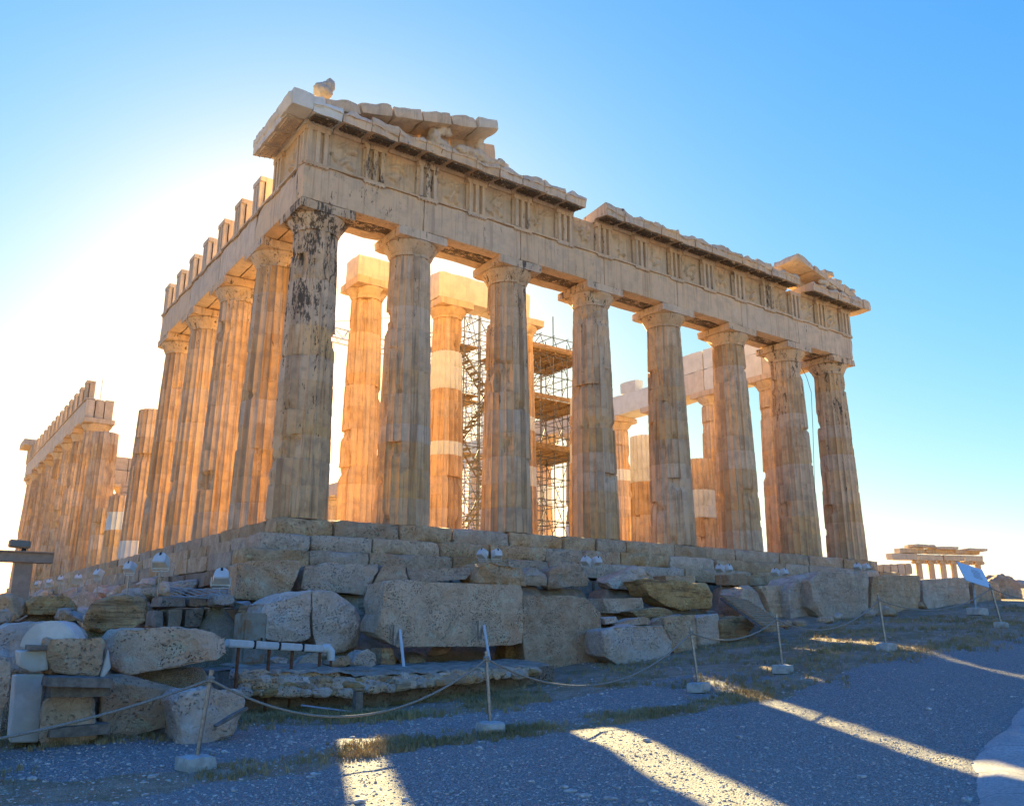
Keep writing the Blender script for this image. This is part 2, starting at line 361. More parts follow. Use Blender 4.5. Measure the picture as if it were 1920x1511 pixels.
# --- columns
def shaft_r(z, H, rb, rt_):
    t = z/H; return rb+(rt_-rb)*t+.017*4*t*(1-t)
def drum_mesh(name, z0, z1, H, rb, rt_, seed, seg=4, rows=6, plainshaft=False, broken=0., fseed=0):
    V = []; F = []; nf = 20; ns = nf*seg; off = Vector((seed*5.1, seed*2.7, seed*9.3))
    h = z1-z0; zs = [0, .02]+[h*(k+1)/(rows-2) for k in range(rows-3)]+[h-.02, h]
    for ri, z in enumerate(zs):
        Rr = shaft_r(z0+z, H, rb, rt_); end = ri in (0, len(zs)-1)
        for k in range(ns):
            ph = (k % seg)/seg; th = 2*math.pi*k/ns
            q = Vector((math.cos(th)*Rr, math.sin(th)*Rr, z0+z))+off
            rr = Rr-(0 if plainshaft else .105*(4*ph*(1-ph))**.6*Rr)
            if k % seg == 0 and not plainshaft: rr -= .022*max(0, noise.noise(q*1.9)+.02)+.018*max(0, noise.noise(q*7))
            if end: rr -= .007+.05*max(0, noise.noise(q*2.7)-.18)
            rr += .007*noise.noise(q*3.1)
            bite = fbm(q, .75, 4)
            if bite > .44: rr -= min(.14, (bite-.44)*.8)
            zz = z
            if broken and ri >= len(zs)-3: zz -= broken*max(0, .3+fbm(q, .8, 3))
            V.append((math.cos(th)*rr, math.sin(th)*rr, zz))
    n = len(zs)
    for i in range(n-1):
        for k in range(ns):
            a = i*ns+k; b = i*ns+(k+1) % ns; F.append((a, b, b+ns, a+ns))
    F.append(tuple(reversed(range(ns)))); F.append(tuple(range((n-1)*ns, n*ns)))
    me = mesh(name, V, F, MB, 28); rf = random.Random(fseed*7+1); rg = random.Random(seed*7+1); fl = [.75*rf.random()+.25*rg.random() for _ in range(nf)]
    at_ = me.attributes.new('flute', 'FLOAT', 'FACE'); at_.data.foreach_set('value', [fl[(i % ns)//seg] if i < (n-1)*ns else .5 for i in range(len(F))])
    return me
def echinus_mesh(r0, r1, h, seed):
    prof = [(r0, 0), (r0*1.012, .05), (r0*1.03, .07), (r0*1.03, .10), (r0*1.07, .12), (r0+(r1-r0)*.45, h*.52), (r0+(r1-r0)*.80, h*.76), (r1, h*.92), (r1*.985, h)]
    ns = 40; V = []; F = []
    for z_r, z in prof:
        for k in range(ns):
            th = 2*math.pi*k/ns; q = Vector((math.cos(th), math.sin(th), z))*1.4+Vector((seed*3., 0, seed))
            rr = z_r+.012*noise.noise(q*2); b = fbm(q, 1.1, 3)
            if b > .3: rr -= (b-.3)*.4
            V.append((rr*math.cos(th), rr*math.sin(th), z))
    n = len(prof)
    for i in range(n-1):
        for k in range(ns):
            a = i*ns+k; c = i*ns+(k+1) % ns; F.append((a, c, c+ns, a+ns))
    F.append(tuple(reversed(range(ns)))); F.append(tuple(range((n-1)*ns, n*ns)))
    return mesh('capital', V, F, MB, 40)
class Order:
    """one size of Doric column; its drum meshes are shared by all the columns of that size"""
    def __init__(s, H, rb, rt_, nd, variants, seg, rows, ab, caph=.86, seed0=0):
        s.H, s.caph, s.ab, s.nd = H, caph, ab, nd; s.Hs = H-caph; s.lib = []; s.args = (rb, rt_)
        for v in range(variants):
            rr = random.Random(v*17+seed0); cuts = [0]+[s.Hs*(i+rr.uniform(-.22, .22))/nd for i in range(1, nd)]+[s.Hs]
            s.lib.append([(drum_mesh('drum', cuts[i], cuts[i+1], s.Hs, rb, rt_, v*31+i+seed0, seg, rows, fseed=v+seed0), cuts[i]) for i in range(nd)])
        s.caps = [(echinus_mesh(rt_*1.0, ab/2*.985, caph-.35, seed0+k), rough_box_mesh('abacus', (ab, ab, .35), MB, .25, .025, .01, 40+seed0+k)) for k in range(variants)]
    def place(s, x, y, z0=0., full=True, drums=None, lean=(0, 0), crust=.15, fresh=(), v=None, cap=None, crustcap=None):
        v = rng.randrange(len(s.lib)) if v is None else v
        c = empty('column', (x, y, z0), temple, (lean[0], lean[1], 0))
        lim = s.nd if drums is None else drums
        k = rng.randrange(20)*math.pi/10
        for i, (me, z) in enumerate(s.lib[v][:lim]):
            o = put('drum', me, c, (0, 0, z), (0, 0, k))
            top = i/(s.nd-1)
            o['crust'] = crust*(.55+.75*top) if i < s.nd else crust; o['fresh'] = 1. if i in fresh else 0.
        if (cap is None and lim == s.nd) or cap:
            e, a = s.caps[v % len(s.caps)]; cc = crust+.15 if crustcap is None else crustcap
            put('capital', e, c, (0, 0, s.Hs), (0, 0, rng.random()*6), crust=cc, fresh=0.)
            put('abacus', a, c, (0, 0, s.H-.35), (0, 0, rng.randrange(4)*math.pi/2), crust=cc, fresh=0.)
        return c
outer = Order(10.43, .953, .742, 11, 3, 6, 7, 2.0)
LEAN = math.atan(.065/10.43)
CR = [.70, .42, .52, .48, .42, .42, .5, .56]
for i, x in enumerate(FX):
    lx = -LEAN; ly = LEAN if i == 0 else (-LEAN if i == 7 else 0)
    outer.place(x, 1.01, curv(x), lean=(lx, ly), crust=CR[i], v=i % 3, crustcap=min(1, CR[i]+.2))
far = Order(10.43, .953, .742, 11, 2, 3, 5, 2.0, seed0=5)
for i in range(1, 17):                                            # south flank
    y = FY[i]
    if i <= 4: outer.place(1.01, y, 0, lean=(0, LEAN), crust=.42, v=(i+1) % 3, crustcap=.7)
    elif i == 5: outer.place(1.01, y, 0, drums=9, lean=(0, LEAN), crust=.1, v=1, fresh=(0,))
    elif i == 6: outer.place(1.01, y, 0, drums=4, crust=.1, v=2, fresh=(2,))
    elif i == 7: outer.place(1.01, y, 0, drums=4, crust=.1, v=0)
    elif i == 8: far.place(1.01, y, 0, drums=10, crust=.2)
    else: far.place(1.01, y, 0, lean=(0, LEAN), crust=.15)
for i in range(1, 16):                                            # north flank
    far.place(29.87, FY[i], 0, lean=(0, -LEAN), crust=.12, fresh=(rng.randrange(11), rng.randrange(11)) if i > 3 else ())
for i in range(1, 8): far.place(FX[i], 68.49, 0, crust=.1)        # west front
# --- inner porch columns
inner = Order(10.05, .825, .64, 12, 3, 4, 5, 1.72, .80, 9)
PX = [15.44+(i-2.5)*3.95 for i in range(6)]; PY = 6.4
inner.place(PX[0], PY, .7, crust=.05, v=0, crustcap=.05)
inner.place(PX[1], PY, .7, crust=.05, v=1, fresh=(4, 8, 9), crustcap=0)
inner.place(PX[2], PY, .7, crust=.05, v=2, fresh=(3, 6), crustcap=0)
inner.place(PX[3], PY, .7, drums=9, crust=.05, v=0, fresh=(5, 8))
inner.place(PX[4], PY, .7, drums=7, crust=.05, v=1, fresh=(4, 5, 6))
inner.place(PX[5], PY, .7, drums=6, crust=.08, v=2, fresh=(2, 3))
block('architrave_block', PX[0]-.75, PX[0]+.75, PY-.6, PY+.6, 10.755, 11.75, MB, temple, .3, .03, .015, crust=0., fresh=.3)
block('architrave_block', PX[1]-.85, PX[1]+1.9, PY-.62, PY+.62, 10.755, 12.0, MB, temple, .3, .03, .02, crust=0., fresh=.35)
block('architrave_block', PX[1]+1.93, PX[2]+.2, PY-.62, PY+.62, 10.755, 12.02, MB, temple, .3, .03, .02, .1, crust=0., fresh=.5)

# --- platform: three steps of blocks, floor, inner platform
def run(a, b, lo, hi, rr):
    out = [a]
    while out[-1] < b-lo*.7:
        out.append(min(b, out[-1]+rr.uniform(lo, hi)))
    if b-out[-1] > .05: out.append(b)
    out[-1] = b
    return out
rr = random.Random(3)
STEP = [(0., -.55, 0.), (-.55, -1.06, .70), (-1.06, -1.59, 1.40)]
for z1, z0, o in STEP:
    cuts = run(-o, L_X+o, 1.5, 2.9, rr)
    for a, b in zip(cuts, cuts[1:]):                              # east front
        dz = curv((a+b)/2)
        block('step_block', a+.004, b-.004, -o+rr.choice((-.02, -.01, 0, .015, .03, .06)), -o+1.0, z0+dz, z1+dz-.002, M['step'], temple, .2, .045, .022, crust=rr.choice((.2, .35, .5, .8)), fresh=0.)
    cuts = run(1.0-o, L_Y, 1.4, 2.6, rr)
    for a, b in zip(cuts, cuts[1:]):                              # south flank
        block('step_block', -o+rr.uniform(-.02, .02), -o+1.0, a+.004, b-.004, z0, z1-.002, M['step'], temple, .4, .05, .02, crust=rr.choice((.1, .2, .4)), fresh=0.)
block('floor', .99, 30.9, .99, 69.5, -1.6, -.012, MB, temple, 4, .01, 0)
block('inner_platform', 4.6, 26.3, 5.2, 64.5, -.05, .35, MB, temple, 2, .03, 0)
block('inner_platform', 4.9, 26.0, 5.5, 64.2, .30, .70, MB, temple, 2, .03, 0)
# foundation courses, seen at the south-east corner
for k in range(6):
    z1 = -1.60-.5*k; z0 = z1-.498; o = 1.75+.22*k
    cuts = run(-o, 33, 1.1, 1.9, rr)
    for a, b in zip(cuts, cuts[1:]):
        if z1 > gz((a+b)/2, -o)-.1:
            block('foundation_block', a+.006, b-.006, -o+rr.uniform(-.05, .05), -o+1.2, z0, z1, M['poros'], temple, .35, .04, .02)
    cuts = run(1.2-o, 40, 1.2, 2.2, rr)
    for a, b in zip(cuts, cuts[1:]):
        if z1 > gz(-o, (a+b)/2)-.1:
            block('foundation_block', -o+rr.uniform(-.06, .06), -o+1.2, a+.006, b-.006, z0, z1, M['poros'], temple, .4, .05, .03)

# --- entablature
AZ0, AZ1 = 10.43, 11.78
def regula(x, y, z, axis, parent):
    key = 'x' if axis == 0 else 'y'
    if key not in regula.lib:
        bm = bmesh.new(); bmesh.ops.create_cube(bm, size=1, matrix=Matrix.Diagonal((.84, .07, .07, 1)))
        for k in range(6):
            bmesh.ops.create_cone(bm, cap_ends=True, segments=8, radius1=.026, radius2=.034, depth=.05, matrix=Matrix.Translation((-.35+.14*k, 0, -.06)))
        me = bpy.data.meshes.new('regula'); bm.to_mesh(me); bm.free(); me.materials.append(MB); regula.lib[key] = me
    return put('regula', regula.lib[key], parent, (x, y, z), (0, 0, 0 if axis == 0 else math.pi/2), crust=.45, fresh=0.)
regula.lib = {}
TW = .845; TX = [.125+TW/2+i*(L_X-.25-TW)/14 for i in range(15)]
TY = [.125+TW/2+i*2.1467 for i in range(33)]
cuts = [.125]+FX[1:7]+[L_X-.125]
for i, (a, b) in enumerate(zip(cuts, cuts[1:])):
    dz = curv((a+b)/2)
    f = .0
    ab = block('architrave_block', a+.003, b-.003, .125, .70, AZ0+dz, AZ1-.075+dz, MB, temple, .16, .022, .014, maxseg=28, crust=(.6, .45, .42, .4, .38, .4, .5)[i], fresh=f)
    block('architrave_beam', a+.01, b-.01, .715, 1.29, AZ0+dz+.004, AZ1+dz, MB, temple, .5, .03, .012, crust=1.05, fresh=0.)
    block('architrave_beam', a+.01, b-.01, 1.305, 1.88, AZ0+dz+.002, AZ1+dz, MB, temple, .5, .03, .012, crust=.4, fresh=0.)
    block('taenia', a+.004, b-.004, .065, .69, AZ1-.073+dz, AZ1+dz, MB, temple, .2, .008, .003, crust=.3, fresh=0.)
    for x in TX:
        if a <= x < b: regula(x, .092, AZ1-.112+dz, 0, temple)
# south flank architraves (columns 1-5, and 10-17)
for (i0, i1) in ((0, 4), (9, 16)):
    for i in range(i0, i1):
        a = .705 if i == 0 else FY[i]; b = FY[i+1]+(.8 if i == 3 else (.9 if i == 15 else 0)); a = a-(.85 if i == 9 else 0)
        block('architrave_block', .125, .70, a+.003, b-.003, AZ0, AZ1-.075, MB, temple, .3, .03, .012, crust=.12, fresh=.12)
        block('architrave_beam', .715, 1.29, (a if i else 1.9)+.01, b-.01, AZ0, AZ1, MB, temple, .6, .03, .012, crust=.6, fresh=0.)
        block('architrave_beam', 1.305, 1.88, (a if i else 1.9)+.01, b-.01, AZ0, AZ1, MB, temple, .6, .03, .012, crust=.3, fresh=0.)
        block('taenia', .065, .69, a+.004, b-.004, AZ1-.073, AZ1, MB, temple, .3, .008, .003, crust=.2, fresh=.1)
        for y in TY:
            if a <= y < b and (i < 4): regula(.092, y, AZ1-.112, 1, temple)
# north flank architraves, inner side seen through the front, partly new marble
for i in range(0, 16):
    a = FY[i]+(.9 if i == 0 else 0); b = FY[i+1]
    fr = (.2, .75, .45, .9, .6, .3)[i % 6]
    block('architrave_block', 29.0, 30.75, a+.003, b-.003, AZ0, AZ1, MB, temple, .5, .03, .015, crust=.02, fresh=fr)
    if i in (0, 1, 2): block('frieze_backer', 29.05, 29.8, a+.05, b-.9 if i != 1 else b-.02, AZ1+.003, AZ1+1.25, MB, temple, .5, .03, .015, crust=.02, fresh=(.15, .9, .8)[i])
    if i in (3, 4): block('frieze_backer', 29.05, 29.8, a+1.6, b-1.2, AZ1+.003, AZ1+.8, MB, temple, .5, .03, .015, crust=.02, fresh=.8)
# west front entablature
for i in range(7):
    block('architrave_block', FX[i]+.003, FX[i+1]-.003, 67.6, 69.35, AZ0, AZ1, MB, temple, .9, .03, .015, crust=.2, fresh=0.)
    block('frieze_block', FX[i]+.003, FX[i+1]-.003, 67.7, 69.3, AZ1+.003, 13.13, MB, temple, .9, .03, .015, crust=.2, fresh=0.)
block('cornice_block', -.6, 2.2, 66.6, 70.1, 13.134, 13.75, MB, temple, .4, .04, .03, crust=.3, fresh=0.)
block('frieze_block', .13, .99, 66.6, 69.3, AZ1+.003, 13.13, MB, temple, .6, .03, .015, crust=.2, fresh=0.)

# --- triglyphs
def triglyph_mesh(depth=.55):
    hw = TW/2; g = .13; V = []; F = []
    xs = [-hw, -hw+.05, -hw+.07, -hw+.20, -hw+.225, -hw+.33, -hw+.355, hw-.355, hw-.33, hw-.225, hw-.20, hw-.07, hw-.05, hw]
    ds = [.15, .10, 0, 0, .13, .13, 0, 0, .13, .13, 0, 0, .10, .15]
    H = 1.16
    rows = [0, .3, .6, .9, H]
    for z in rows:
        for x, d in zip(xs, ds):
            q = Vector((x*4, z*3, d)); V.append((x+.008*noise.noise(q), d+.012*max(0, noise.noise(q*1.7)), z))
    n = len(xs)
    for j in range(len(rows)-1):
        for i in range(n-1): F.append((j*n+i, j*n+i+1, (j+1)*n+i+1, (j+1)*n+i))
    base = len(V)
    # top band, sides and back
    def bx(x0, x1, y0, y1, z0, z1):
        b = len(V); V.extend([(x0, y0, z0), (x1, y0, z0), (x1, y1, z0), (x0, y1, z0), (x0, y0, z1), (x1, y0, z1), (x1, y1, z1), (x0, y1, z1)])
        F.extend([(b, b+1, b+5, b+4), (b+1, b+2, b+6, b+5), (b+2, b+3, b+7, b+6), (b+3, b, b+4, b+7), (b+4, b+5, b+6, b+7), (b+3, b+2, b+1, b)])
    bx(-hw, hw, .205, depth, 0, 1.345); bx(-hw-.005, hw+.005, -.012, .22, H, 1.347)
    return mesh('triglyph', V, F, MB, 30)
tri = triglyph_mesh()
for i, x in enumerate(TX): put('triglyph', tri, temple, (x, .075, AZ1+.002+curv(x)), crust=rr.choice((.45, .6, .75)), fresh=0.)
for i, y in enumerate(TY[:9]):
    if i == 0: continue
    o = put('triglyph', tri, temple, (.10, y, AZ1+.002), (0, 0, -math.pi/2), crust=.15, fresh=.1)
for i, y in enumerate(TY):
    if y > FY[9]-.4: put('triglyph', tri, temple, (.10, y, AZ1+.002), (0, 0, -math.pi/2), crust=.25, fresh=0.)
put('triglyph', tri, temple, (.10, TY[0], AZ1+.002), (0, 0, -math.pi/2), crust=.1, fresh=.0)
block('frieze_backer', .32, .95, .95, 3.3, AZ1+.003, 13.12, MB, temple, .4, .03, .012, crust=.1, fresh=0.)
# --- metopes: worn, shallow relief
def metope_mesh(wd, seed):
    r2 = random.Random(seed); n, m = 34, 34; V = []; F = []
    H = 1.345; limbs = []
    for k in range(r2.choice((5, 6, 7, 8))):
        x, z = r2.uniform(-.34, .34), r2.uniform(.25, 1.0); a = r2.uniform(0, math.pi); l = r2.uniform(.18, .42)
        limbs.append((x, z, x+math.cos(a)*l, z+math.sin(a)*l, r2.uniform(.04, .085)))
    for j in range(m+1):
        for i in range(n+1):
            x = wd*(i/n-.5); z = H*j/m; h = 0
            for (x0, z0, x1, z1, rd) in limbs:
                dx, dz = x1-x0, z1-z0; t = max(0, min(1, ((x-x0)*dx+(z-z0)*dz)/(dx*dx+dz*dz)))
                d = math.hypot(x-x0-dx*t, z-z0-dz*t)
                if d < rd: h = max(h, .17*(1-(d/rd)**4)+.5*rd)
            h = h*(.55+.5*noise.noise(Vector((x*5, z*5, seed))))+.018*fbm(Vector((x*2, z*2, seed*3.)), 2, 4)
            if z > H-.14: h = .035
            V.append((x, -h, z))
    for j in range(m):
        for i in range(n): F.append((j*(n+1)+i, j*(n+1)+i+1, (j+1)*(n+1)+i+1, (j+1)*(n+1)+i))
    b = len(V); hw = wd/2
    V.extend([(-hw, .02, 0), (hw, .02, 0), (hw, .25, 0), (-hw, .25, 0), (-hw, .02, H), (hw, .02, H), (hw, .25, H), (-hw, .25, H)])
    F.extend([(b, b+1, b+5, b+4), (b+1, b+2, b+6, b+5), (b+2, b+3, b+7, b+6), (b+3, b, b+4, b+7), (b+4, b+5, b+6, b+7), (b+3, b+2, b+1, b)])
    return mesh('metope', V, F, MB, 60)
for i in range(14):
    x = (TX[i]+TX[i+1])/2; put('metope', metope_mesh(TX[1]-TX[0]-TW+.02, 60+i), temple, (x, .30, AZ1+.002+curv(x)), crust=.34, fresh=.05)
put('metope', metope_mesh(1.30, 90), temple, (.24, (TY[0]+TY[1])/2, AZ1+.002), (0, 0, -math.pi/2), crust=.1, fresh=.1)
block('frieze_backer', .96, L_X-.3, .50, 1.7, AZ1+.004, 13.10, MB, temple, 1.2, .03, .01, crust=.2, fresh=0.)

# --- horizontal cornice: blocks with a mutule under each
def cornice_mesh(ln, seed, ruin=.12, tall=0.):
    # local: x along, y outwards negative, z up from frieze top
    prof = [(.75, 0), (.08, 0), (.02, .10), (-.10, .12), (-.66, .02), (-.74, .02), (-.74, .30), (-.78, .33), (-.78, .42), (-.70, .60), (.75, .60)]
    if tall: prof = prof[:7]+[(-.78, .34), (-.80, .60), (-.70, .63), (.75, .63)]
    n = 9; V = []; F = []; off = seed*4.7
    for i in range(n+1):
        x = ln*(i/n-.5)
        for k, (y, z) in enumerate(prof):
            q = Vector((x+off, y*1.5, z*1.5+seed)); yy, zz = y, z
            if k >= 7: zz -= ruin*max(0, .3+fbm(q, 1.3, 3))*(1.2 if k > 8 else .5)
            if k in (5, 6, 7, 8): yy += .13*max(0, fbm(q, 1.3, 4)-.02)+.05*max(0, noise.noise(q*5))
            if i in (0, n): x2 = x-(.02 if i else -.02)*max(0, .5+noise.noise(q*4))
            else: x2 = x
            V.append((x2, yy+.008*noise.noise(q*3), zz+.008*noise.noise(q*3.3)))
    m = len(prof)
    for i in range(n):
        for k in range(m):
            a = i*m+k; b = i*m+(k+1) % m; F.append((a, a+m, b+m, b))
    F.append(tuple(range(m))); F.append(tuple(reversed(range(n*m, (n+1)*m))))
    return mesh('cornice_block', V, F, MB, 35)
def mutule_mesh():
    V = []; F = []; hw = .40
    p = [(-.12, .115), (-.64, .028), (-.64, -.045), (-.12, .04)]
    for x in (-hw, hw):
        for y, z in p: V.append((x, y, z))
    F = [(0, 1, 2, 3), (7, 6, 5, 4), (0, 4, 5, 1), (1, 5, 6, 2), (2, 6, 7, 3), (3, 7, 4, 0)]
    bm = bmesh.new(); me = mesh('mutule', V, F, MB); bm.from_mesh(me)
    for r0 in range(3):
        for c0 in range(6):
            y = -.56+.19*r0; x = -.34+.136*c0
            bmesh.ops.create_cone(bm, cap_ends=True, segments=6, radius1=.022, radius2=.03, depth=.05, matrix=Matrix.Translation((x, y, -.045+(y+.64)*.165-.018)))
    bm.to_mesh(me); bm.free(); return me
mut = mutule_mesh(); flib = [cornice_mesh(1.075, 20+k, .01, 1.) for k in range(3)]; clib = [cornice_mesh(1.055, k, .26) for k in range(9)]
CZ = 13.132
sp = (TX[1]-TX[0])/2; k = 0
for i in range(0, 30):
    x = TX[0]+i*sp
    if 11.25 < x < 12.35 or 25.4 < x < 26.3 or x > 30.9: continue
    o = put('cornice_block', clib[k % 9], temple, (x, .10, CZ+curv(x)), crust=rr.choice((.3, .45, .6)), fresh=.9 if i in (0,) else 0.); k += 1
    put('mutule', mut, o, (0, 0, 0), crust=1.2, fresh=0.)
for i in range(0, 3):                                             # short return on the south flank
    y = TY[0]+i*2.1467/2
    o = put('cornice_block', flib[(k+i) % 3], temple, (.10, y, CZ), (0, 0, -math.pi/2), crust=.1, fresh=.55)
    put('mutule', mut, o, (0, 0, 0), crust=.4, fresh=.2)
block('corner_cornice', -.705, .015, -.705, .015, CZ+.01, CZ+.62, MB, temple, .2, .02, .008, crust=.15, fresh=.8)
block('corner_cornice', L_X+.05, L_X+.69, -.69, 1.4, CZ+.01, CZ+.58, MB, temple, .2, .03, .015, crust=.35, fresh=0.)
# --- what is left of the pediment
def rake_block(x0, x1, side, y0, y1, th, crust, fresh=0., lift=0., seedv=0):
    ln = (x1-x0); s = .24; cx = (x0+x1)/2
    base = CZ+.60+(s*(x0+x1+1.3)/2 if side < 0 else s*((L_X-x0)+(L_X-x1)+1.3)/2)
    _seed[0] += 1
    me = rough_box_mesh('raking_cornice', (ln/math.cos(math.atan(s))-.01, y1-y0, th), MB, .22, .045, .02, _seed[0], top_ruin=.07)
    a = -math.atan(s) if side < 0 else math.atan(s)
    return put('raking_cornice', me, temple, (cx, (y0+y1)/2, base+lift-.5), (0, a, 0), crust=crust, fresh=fresh)
def slope_slab(a, b, za, zb):
    h = (za+zb)/2-(CZ+.58); _seed[0] += 1
    me = rough_box_mesh('tympanum_slab', (b-a, .4, h), MB, .3, .03, .012, _seed[0])
    for vv in me.vertices: vv.co.z += (zb-za)/(b-a)*vv.co.x*vv.co.z/h
    return put('tympanum_slab', me, temple, ((a+b)/2, .65, CZ+.58), crust=.15, fresh=0.)
xx = -.75
for i, ln in enumerate((1.25, 1.3, 1.25, 1.15, 1.2, 1.1, .95)):
    rake_block(xx, xx+ln, -1, -.66 if i in (0, 6) else -.55, 1.0 if i else .5, .5, .35, .8 if i == 0 else (.5 if i == 6 else 0), -.08 if i < 2 else 0); xx += ln
for i, (a, b) in enumerate(((1.8, 3.2), (3.2, 4.6), (4.6, 5.9), (5.9, 7.1), (7.1, 8.0))):
    slope_slab(a+.01, b-.01, CZ+.12+.24*(a+.65), CZ+.12+.24*(b+.65))
block('tympanum_slab', 8.01, 8.75, .5, .95, CZ+.58, CZ+1.75, MB, temple, .2, .05, .04, .5, crust=.1, fresh=0.)
xx = L_X+.75
for i, ln in enumerate((1.1, 1.15, 1.2, 1.3, 1.35)):
    rake_block(xx-ln, xx, 1, -.60, 1.1 if i < 3 else .9, .42, .4, 0, -.05); xx -= ln
for i, (a, b) in enumerate(((25.6, 27.0), (27.0, 28.4))):
    slope_slab(a+.01, b-.01, CZ+.12+.24*(L_X+.65-a), CZ+.12+.24*(L_X+.65-b))
for (x, y, ln) in ((28.0, -.5, .8), (28.9, -.45, .7), (29.7, -.4, .6), (30.2, -.5, .5)):
    block('sima_block', x, x+ln, y, y+.5, CZ+.62+.24*(L_X-x)+.0, CZ+.62+.24*(L_X-x)+.35, MB, temple, .15, .05, .03, .12, crust=.5, fresh=0.)
def lump(name, parts, mat, parent, sub=.09, amp=.05, seed=0, **props):
    """worn sculpture: a few fused ellipsoids, remeshed into one skin"""
    bm = bmesh.new()
    for c, rad in parts:
        bmesh.ops.create_icosphere(bm, subdivisions=2, radius=1, matrix=Matrix.Translation(c) @ Matrix.Diagonal((*rad, 1)))
    me = bpy.data.meshes.new(name); bm.to_mesh(me); bm.free()
    o = bpy.data.objects.new(name, me); COL.objects.link(o)
    md = o.modifiers.new('r', 'REMESH'); md.mode = 'VOXEL'; md.voxel_size = sub*.6
    dg = bpy.context.evaluated_depsgraph_get(); m2 = bpy.data.meshes.new_from_object(o.evaluated_get(dg))
    bpy.data.objects.remove(o); m2.name = name
    for vv in m2.vertices: vv.co = vv.co+vv.normal*amp*1.8*fbm(vv.co+Vector((seed, 0, 0)), 4, 4)
    m2.materials.clear(); m2.materials.append(mat); m2.polygons.foreach_set('use_smooth', [True]*len(m2.polygons))
    return put(name, m2, parent, **props)
zf = CZ+.60
lump('sculpture', [((4.9, -.05, zf+.42), (.28, .30, .45)), ((5.1, -.2, zf+.80), (.17, .2, .26)), ((5.35, -.1, zf+.85), (.28, .16, .15)), ((5.2, 0, zf+.25), (.5, .3, .28))], MB, temple, crust=.35, fresh=.1)
lump('sculpture', [((6.2, -.05, zf+.30), (.55, .32, .28)), ((6.8, -.1, zf+.35), (.45, .26, .25)), ((6.95, .0, zf+.72), (.22, .22, .35)), ((7.45, -.15, zf+.22), (.45, .24, .2)), ((6.95, -.05, zf+1.05), (.14, .14, .16)), ((7.75, -.2, zf+.3), (.22, .16, .24))], MB, temple, crust=.3, fresh=.1, seed=4)
lump('sculpture', [((28.0, -.3, zf+.30), (.38, .24, .27)), ((28.35, -.4, zf+.35), (.3, .17, .18)), ((28.7, -.35, zf+.2), (.3, .2, .2))], MB, temple, crust=.25, fresh=.3, seed=8)
lump('roof_ornament', [((.55, -.1, zf+.62), (.32, .28, .24)), ((.70, -.1, zf+.88), (.22, .22, .26)), ((.75, -.1, zf+1.06), (.15, .16, .17)), ((.42, -.1, zf+.75), (.22, .2, .2))], MB, temple, crust=.3, fresh=.1, seed=11)
# --- ruined inner walls towards the west end
def wall(x0, x1, y0, y1, top):
    ax = 0 if x1-x0 > y1-y0 else 1; L0, L1 = ((x0, x1), (y0, y1))[ax]; z = .70; k = 0
    while z < 11:
        a = L0-(.6 if k % 2 else 0)
        while a < L1:
            b = min(L1, a+1.2); aa = max(L0, a)
            if b-aa > .2 and z+.5 < top(((aa+b)/2))+rr.uniform(-.35, .35):
                if ax == 0: block('wall_block', aa+.006, b-.006, y0+rr.uniform(-.02, .02), y1, z, z+.515, MB, temple, .6, .035, .012, crust=.08, fresh=.5 if rr.random() < .12 else 0.)
                else: block('wall_block', x0, x1+rr.uniform(-.02, .02), aa+.006, b-.006, z, z+.515, MB, temple, .6, .035, .012, crust=.08, fresh=.5 if rr.random() < .12 else 0.)
            a = a+1.2
        z += .52; k += 1
wall(5.4, 6.5, 36, 62, lambda y: 2.5+6.5*max(0, (y-38)/24)**.8)
wall(24.4, 25.5, 24, 62, lambda y: 1.8+3.5*max(0, (y-30)/30))
wall(6.5, 13.0, 56, 57.2, lambda x: 9.5)
wall(18.0, 24.4, 56, 57.2, lambda x: 9.5)
wall(24.4, 25.5, 9, 22, lambda y: 1.7)

